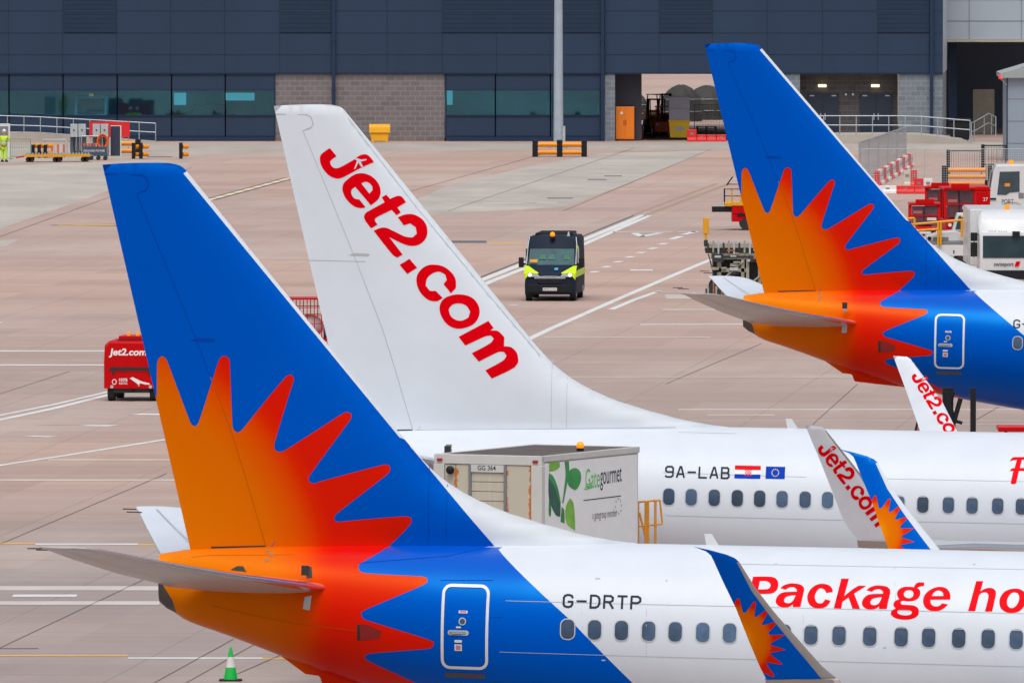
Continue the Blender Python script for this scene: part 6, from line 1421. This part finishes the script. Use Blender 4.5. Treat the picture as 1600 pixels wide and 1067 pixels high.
def red_tug(label, px, pyt, D, w_, h_, rz=0, tall=False):
    t = thing('baggage_tug', label, 'tug', (XD(px, D), D, 0), math.radians(-90)+rz, 'red baggage tugs parked at the right')
    q = MB(); q.prism([(-1.5, .3), (1.0, .3), (1.05, .95), (-1.5, 1.05)], 'y', -w_/2, w_/2, REDP); bo = q.build('body', t, bevel=.08)
    q = MB()
    for y in (-w_/2+.07, w_/2-.07): q.prism([(.35, 1.0), (.47, 1.0), (.25, h_-.12), (.13, h_-.12)], 'y', y-.06, y+.06, REDP); q.box(-1.3, -1.15, y-.06, y+.06, 1.0, h_-.12, REDP); q.box(-.5, -.38, y-.05, y+.05, 1.0, h_-.12, REDP)
    q.box(-1.45, .35, -w_/2, w_/2, h_-.12, h_, REDP); q.build('cab_frame', t, bevel=.04)
    q = MB(); q.prism([(.38, 1.05), (.40, 1.05), (.20, h_-.15), (.18, h_-.15)], 'y', -w_/2+.14, w_/2-.14, mat('cab_glass', (.09, .03, .04), .15, var=.6, scale=3)); wo_ = q.build('windscreen', t)
    q = MB(); zm = 1.05+(h_-1.2)*.48; xm = .43-.2*.48; q.box(xm-.06, xm+.02, -w_/2+.1, w_/2-.1, zm-.035, zm+.035, REDP); q.box(xm-.08, xm+.03, -.06, -.02, 1.1, h_-.15, BLK); q.build('glazing_bar', wo_)
    q = MB(); q.box(xm-.12+.10, xm+.02, .10, w_/2-.2, zm-.22, zm-.08, PW) ; q.build('paper', wo_); q = MB(); q.box(xm-.10, xm-.04, -w_/2+.2, -.12, zm+.10, zm+.22, mat('faded_red', (.45, .12, .12), .5)); q.build('sticker', wo_)
    q = MB(); q.box(-1.1, -.6, -.35, .35, 1.0, 1.55, BLK); q.build('seat', t)
    q = MB(); q.box(1.05, 1.09, -w_*.32, w_*.32, .62, .80, BLK); q.box(1.09, 1.10, -.25, .25, .66, .76, PW); q.build('grille', t)
    for y in (-w_*.38, w_*.38): q = MB(); q.cyl((1.04, y, .72), (1.10, y, .72), .08, PW); q.build('headlight', t)
    q = MB(); q.cyl((-.1, -.2, h_), (-.1, -.2, h_+.12), .06, AMB); q.build('beacon', t); q = MB(); q.box(.3, .36, -.42, .42, h_-.02, h_+.16, REDP); q.build('light_bar', t)
    wheels(t, (-1.0, .6), (-w_/2+.1, w_/2-.1), .3, .2); return t
red_tug('lower red tug beside the far fin, behind the yellow railing', 1445, 317, 585, 1.42, 2.02)
red_tug('taller red tug in the middle of the group with a wide windscreen', 1499, 297, 596, 1.5, 2.42, .1)
red_tug('red tug partly hidden behind the other two', 1470, 296, 600, 1.45, 2.35, -.1)
ct = thing('baggage_cart', 'red covered baggage cart next to the white lorry cab', 'cart', (XD(1528, 604), 604, 0)); q = MB(); q.box(-1.1, .58, 0, 2.4, .5, 2.0, REDP); q.prism([(-1.15, 2.0), (.63, 2.0), (.5, 2.22), (-1.02, 2.22)], 'y', -.02, 2.45, REDP); q.build('hood', ct, bevel=.04); wheels(ct, (-.8, .3), (.3, 2.0), .25, .15); sign2d('cart_number', ct, '27', .25, -.006, 1.55, .22, .16, TXW, '-y')
bb = thing('barrel', 'blue plastic barrel right beside the far fin', 'barrel', (XD(1411, 575), 575, 0)); q = MB(); q.cyl((0, 0, 0), (0, 0, 1.5), .38, mat('barrel_blue', (.02, .05, .3), .5)); q.build('drum', bb); q = MB(); q.cyl((0, 0, .5), (0, 0, .56), .40, mat('barrel_blue', (.02, .05, .3))); q.cyl((0, 0, 1.0), (0, 0, 1.06), .40, mat('barrel_blue', (.02, .05, .3))); q.build('hoops', bb)
# white lorry cab facing left (x forward = -X)
D_ = 612; wl = thing('lorry', 'white lorry cab seen from its side with an orange beacon, at the right edge', 'truck', (XD(1545, D_), D_, 0), PI); zt_ = P(1545, 258, D_).z
cp_ = [(-.02, .7), (.02, 1.35), (-.22, zt_-.30), (-.35, zt_), (-2.3, zt_+.02), (-2.3, .55), (-1.9, .55), (-1.75, 1.0), (-1.3, 1.22), (-.85, 1.22), (-.45, 1.0), (-.3, .55), (-.05, .5)]
q = MB(); q.prism(cp_, 'y', 0.0, -2.4 if False else -2.4, WP); cbb = q.build('cab', wl, bevel=.05)
q = MB(); q.prism([(-.40, 1.62), (-.52, zt_-.32), (-1.45, zt_-.30), (-1.45, 1.75), (-1.0, 1.72), (-.8, 1.6)], 'y', .003, .02, GLASS); q.build('side_window', cbb); q = MB(); q.box(-.6, -.2, .021, .03, 2.1, 2.3, ORG) if False else q.box(-1.0, -.75, .021, .03, 2.0, 2.15, ORG); q.build('driver_vest', cbb)
q = MB(); q.prism([(.035, 1.45), (-.18, zt_-.32), (-.15, zt_-.32), (.06, 1.45)], 'y', -2.2, -.2, GLASS); q.build('windscreen', cbb); q = MB(); q.box(-.35, -.05, .003, .05, 1.38, 1.46, BLK); q.build('door_handle', cbb); q = MB(); q.box(.05, .18, -.1, .12, 1.5, 2.3, BLK); q.build('mirror', cbb, bevel=.02); q = MB(); q.box(-1.65, -1.4, .003, .02, 1.45, 1.7, MGREY); q.build('vent', cbb)
q = MB(); q.cyl((-1.1, -1.0, zt_+.01), (-1.1, -1.0, zt_+.2), .1, AMB); q.build('beacon', cbb); q = MB(); q.box(-9, -2.3, -2.3, -.1, .7, 1.0, MGREY); q.box(-9, -2.5, -2.4, 0, 1.0, 3.2, WP); q.build('load_body', wl); wheels(wl, (-1.1, -6.5), (-.2, -2.2), .52, .32); sign2d('operator_name', cbb, 'PORT', -.55 if False else -.62, .006, 1.18, .55, .22, TXD, '+y')
# swissport truck facing the camera
D_ = 531; st_ = thing('catering_lorry', 'white box lorry facing the camera with operator name under its windscreen, at the right edge', 'truck', (XD(1579, D_), D_, 0), -PI/2)
zt_ = P(1577, 327, D_+1).z
q = MB(); q.box(-7, -.9, -1.68, 1.72, 1.0, zt_, WP); q.box(-.95, -.88, -1.70, -1.60, 1.0, zt_+.01, LGREY); q.build('box_body', st_, bevel=.03); zc_ = P(1577, 421, D_).z
q = MB(); q.loft([[(x, -w_, z0), (x, -w_, z1-.15), (x, -w_*.9, z1), (x, w_*.9, z1), (x, w_, z1-.15), (x, w_, z0)] for x, w_, z0, z1 in ((.9, 1.25, .45, 1.25), (.86, 1.28, .4, 2.42), (.70, 1.30, .4, 2.46), (.45, 1.34, .4, 2.9), (-.15, 1.3, .4, 3.2), (-.88, 1.2, .4, 3.28))], WP); cbb = q.build('cab', st_, bevel=.03)
z1_ = P(1577, 367.5, D_).z; z0_ = P(1577, 402, D_).z
q = MB(); q.prism([(.905, z0_), (.925, z0_), (.895, z1_), (.86, z1_)], 'y', -1.15, 1.15, mat('truck_glass', (.03, .06, .075), .08, var=.3, scale=1.5)); wsx = q.build('windscreen', cbb, bevel=.01)
q = MB(); q.box(.85, 1.0, .05, .35, z1_-.05, z1_+.18, BLK); q.build('camera', cbb)
sign2d('fleet_number', cbb, 'CTT 2023', .84, -1.0 if False else -.95, z1_+.06, .78, .13, TXD, '+x')
sign2d('operator_name', cbb, 'swissport', .935, -.70, z0_-.36, .80, .17, TXD, '+x', bold=.02); q = MB(); q.add([(.936, .13, z0_-.34), (.936, .30, z0_-.34), (.936, .38, z0_-.14), (.936, .21, z0_-.14)], [(0, 1, 2, 3)], RED); q.build('operator_emblem', cbb); 
q = MB(); q.box(.9, .95, -1.15, 1.15, .5, z0_-.50, BLK); q.build('bumper', cbb, bevel=.03)
for s in (-1, 1):
    q = MB(); q.box(.55, .70, s*1.50-.14, s*1.50+.14, z0_+.05, z0_+.62, BLK); q.box(.55, .70, s*1.50-.14, s*1.50+.14, z0_+.68, z0_+1.02, BLK); q.path([(.6, s*1.2, z1_), (.6, s*1.5, z1_+.08), (.6, s*1.5, z0_)], .02, BLK); q.build('mirror', cbb, bevel=.03)
q = MB(); q.cyl((-.95, -.1, zt_), (-.95, -.1, zt_+.17), .11, AMB); q.build('beacon', st_); wheels(st_, (0, -5), (-1.0, 1.0), .48, .3)
# white flatbed with yellow platform rails
D_ = 552; fb = thing('flatbed_truck', 'white low service truck with yellow railed platform, left of the box lorry', 'truck', (XD(1512, D_), D_, 0), PI); k_ = F/D_
def fz_(py): return P(1512, py, D_).z
q = MB(); q.box(-.2, 2.3, -2.0, 0, fz_(400), fz_(383), WP); q.box(-.2, 2.0, -2.0, -.02, fz_(383), fz_(378), MGREY); q.build('bed', fb, bevel=.02)
q = MB(); q.prism([(.05, fz_(378)), (1.85, fz_(378)), (1.75, fz_(369)), (1.0, fz_(362)), (.55, fz_(361)), (.05, fz_(366))], 'y', -1.8, -.2, WP); hd = q.build('bonnet', fb, bevel=.05); q = MB(); q.box(.8, 1.45, -.19, -.17, fz_(376), fz_(371), MGREY); q.build('grille', hd); q = MB(); q.cyl((1.6, -.2, fz_(373)), (1.6, -.15, fz_(373)), .08, BLK); q.build('headlight', hd)
q = MB(); q.prism([(.0, fz_(362)), (.62, fz_(362)), (.42, fz_(334)), (.0, fz_(334))], 'y', -1.7, -.4, WP); cbb = q.build('cab', fb, bevel=.03); q = MB(); q.prism([(.08, fz_(359)), (.50, fz_(359)), (.36, fz_(338)), (.08, fz_(338))], 'y', -.399, -.37, GLASS); q.build('window', cbb)
q = MB(); R_ = lambda px, py, y=.1: ((1512-px)/k_, y, fz_(py))
for a, b_ in (((1413, 342), (1429, 341)), ((1429, 341), (1429, 362)), ((1422, 351), (1512, 343)), ((1424, 361), (1466, 358)), ((1503, 343), (1503, 370)), ((1424, 352), (1426, 362)), ((1502, 339), (1512, 338))): q.path([R_(*a), R_(*b_)], .05, YEL)
for px in (1466, 1470): q.path([R_(px, 347), R_(px, 383)], .05, YEL)
q.build('yellow_railing', fb); wheels(fb, (.3, 1.7), (-1.8, -.1), .35, .25); q = MB(); q.box(.55, .6, .001, .02, fz_(396), fz_(391), BLK); q.box(1.5, 1.9, .001, .02, fz_(392), fz_(386), mat('logo_blue', (.1, .45, .7), .5)); q.build('bed_marks', fb)
# ---- behind the terminal glass
D_ = DB+1.6; iv = thing('van', 'pale blue van with an orange beacon behind the terminal glass at the left', 'van', (bx(141), D_, .2), -PI/2)
VBL = mat('van_pale_blue', (.55, .85, .98), .4, var=.05)
q = MB(); q.loft([vr(.9, .9, .3, 1.0, .1), vr(.5, 1.0, .3, 1.35, .1), vr(-.1, .98, .3, 2.45, .15), vr(-1.8, .98, .3, 2.5, .15)], VBL); ib = q.build('body', iv)
q = MB(); q.prism([(.50, 1.42), (.53, 1.42), (.0, 2.32), (-.03, 2.32)], 'y', -.82, .82, mat('van_inner_glass', (.02, .05, .07), .8, var=0, spec=.05)); q.build('windscreen', ib); q = MB(); q.cyl((-.3, 0, 2.46), (-.3, 0, 2.62), .14, AMB); q.build('beacon', ib); q = MB(); q.box(-.2, -.1, -1.0, 1.0, 2.6, 2.63, GALV); q.build('roof_bar', ib); wheels(iv, (.4, -1.4), (-.8, .8), .33, .2)
for px, lb, h_ in ((203, 'shorter worker in hi vis behind the terminal glass', WP), (213, 'taller worker in hi vis behind the terminal glass, right of the other', mat('helmet_blue', (.3, .55, .7), .4))):
    t = person(lb, (bx(px), DB+1.4, .201), -PI/2, mat('vest_green', (.12, .6, .03), .6), mat('vest_green', (.12, .6, .03)), h_, 'stand'); t['group'] = 'workers behind the glass'
dv = thing('tow_tractor', 'low dark tow tractor behind the terminal glass', 'tractor', (bx(318), DB+1.9, .2), 0); q = MB(); q.prism([(-2.0, .3), (2.1, .3), (2.1, 1.25), (1.3, 1.45), (1.2, 1.95), (-.6, 1.95), (-.8, 1.45), (-2.0, 1.4)], 'y', 0, 1.6, mat('tractor_dark', (.03, .05, .06), .5)); q.build('body', dv, bevel=.05); wheels(dv, (-1.3, 1.3), (.1, 1.5), .4, .25)
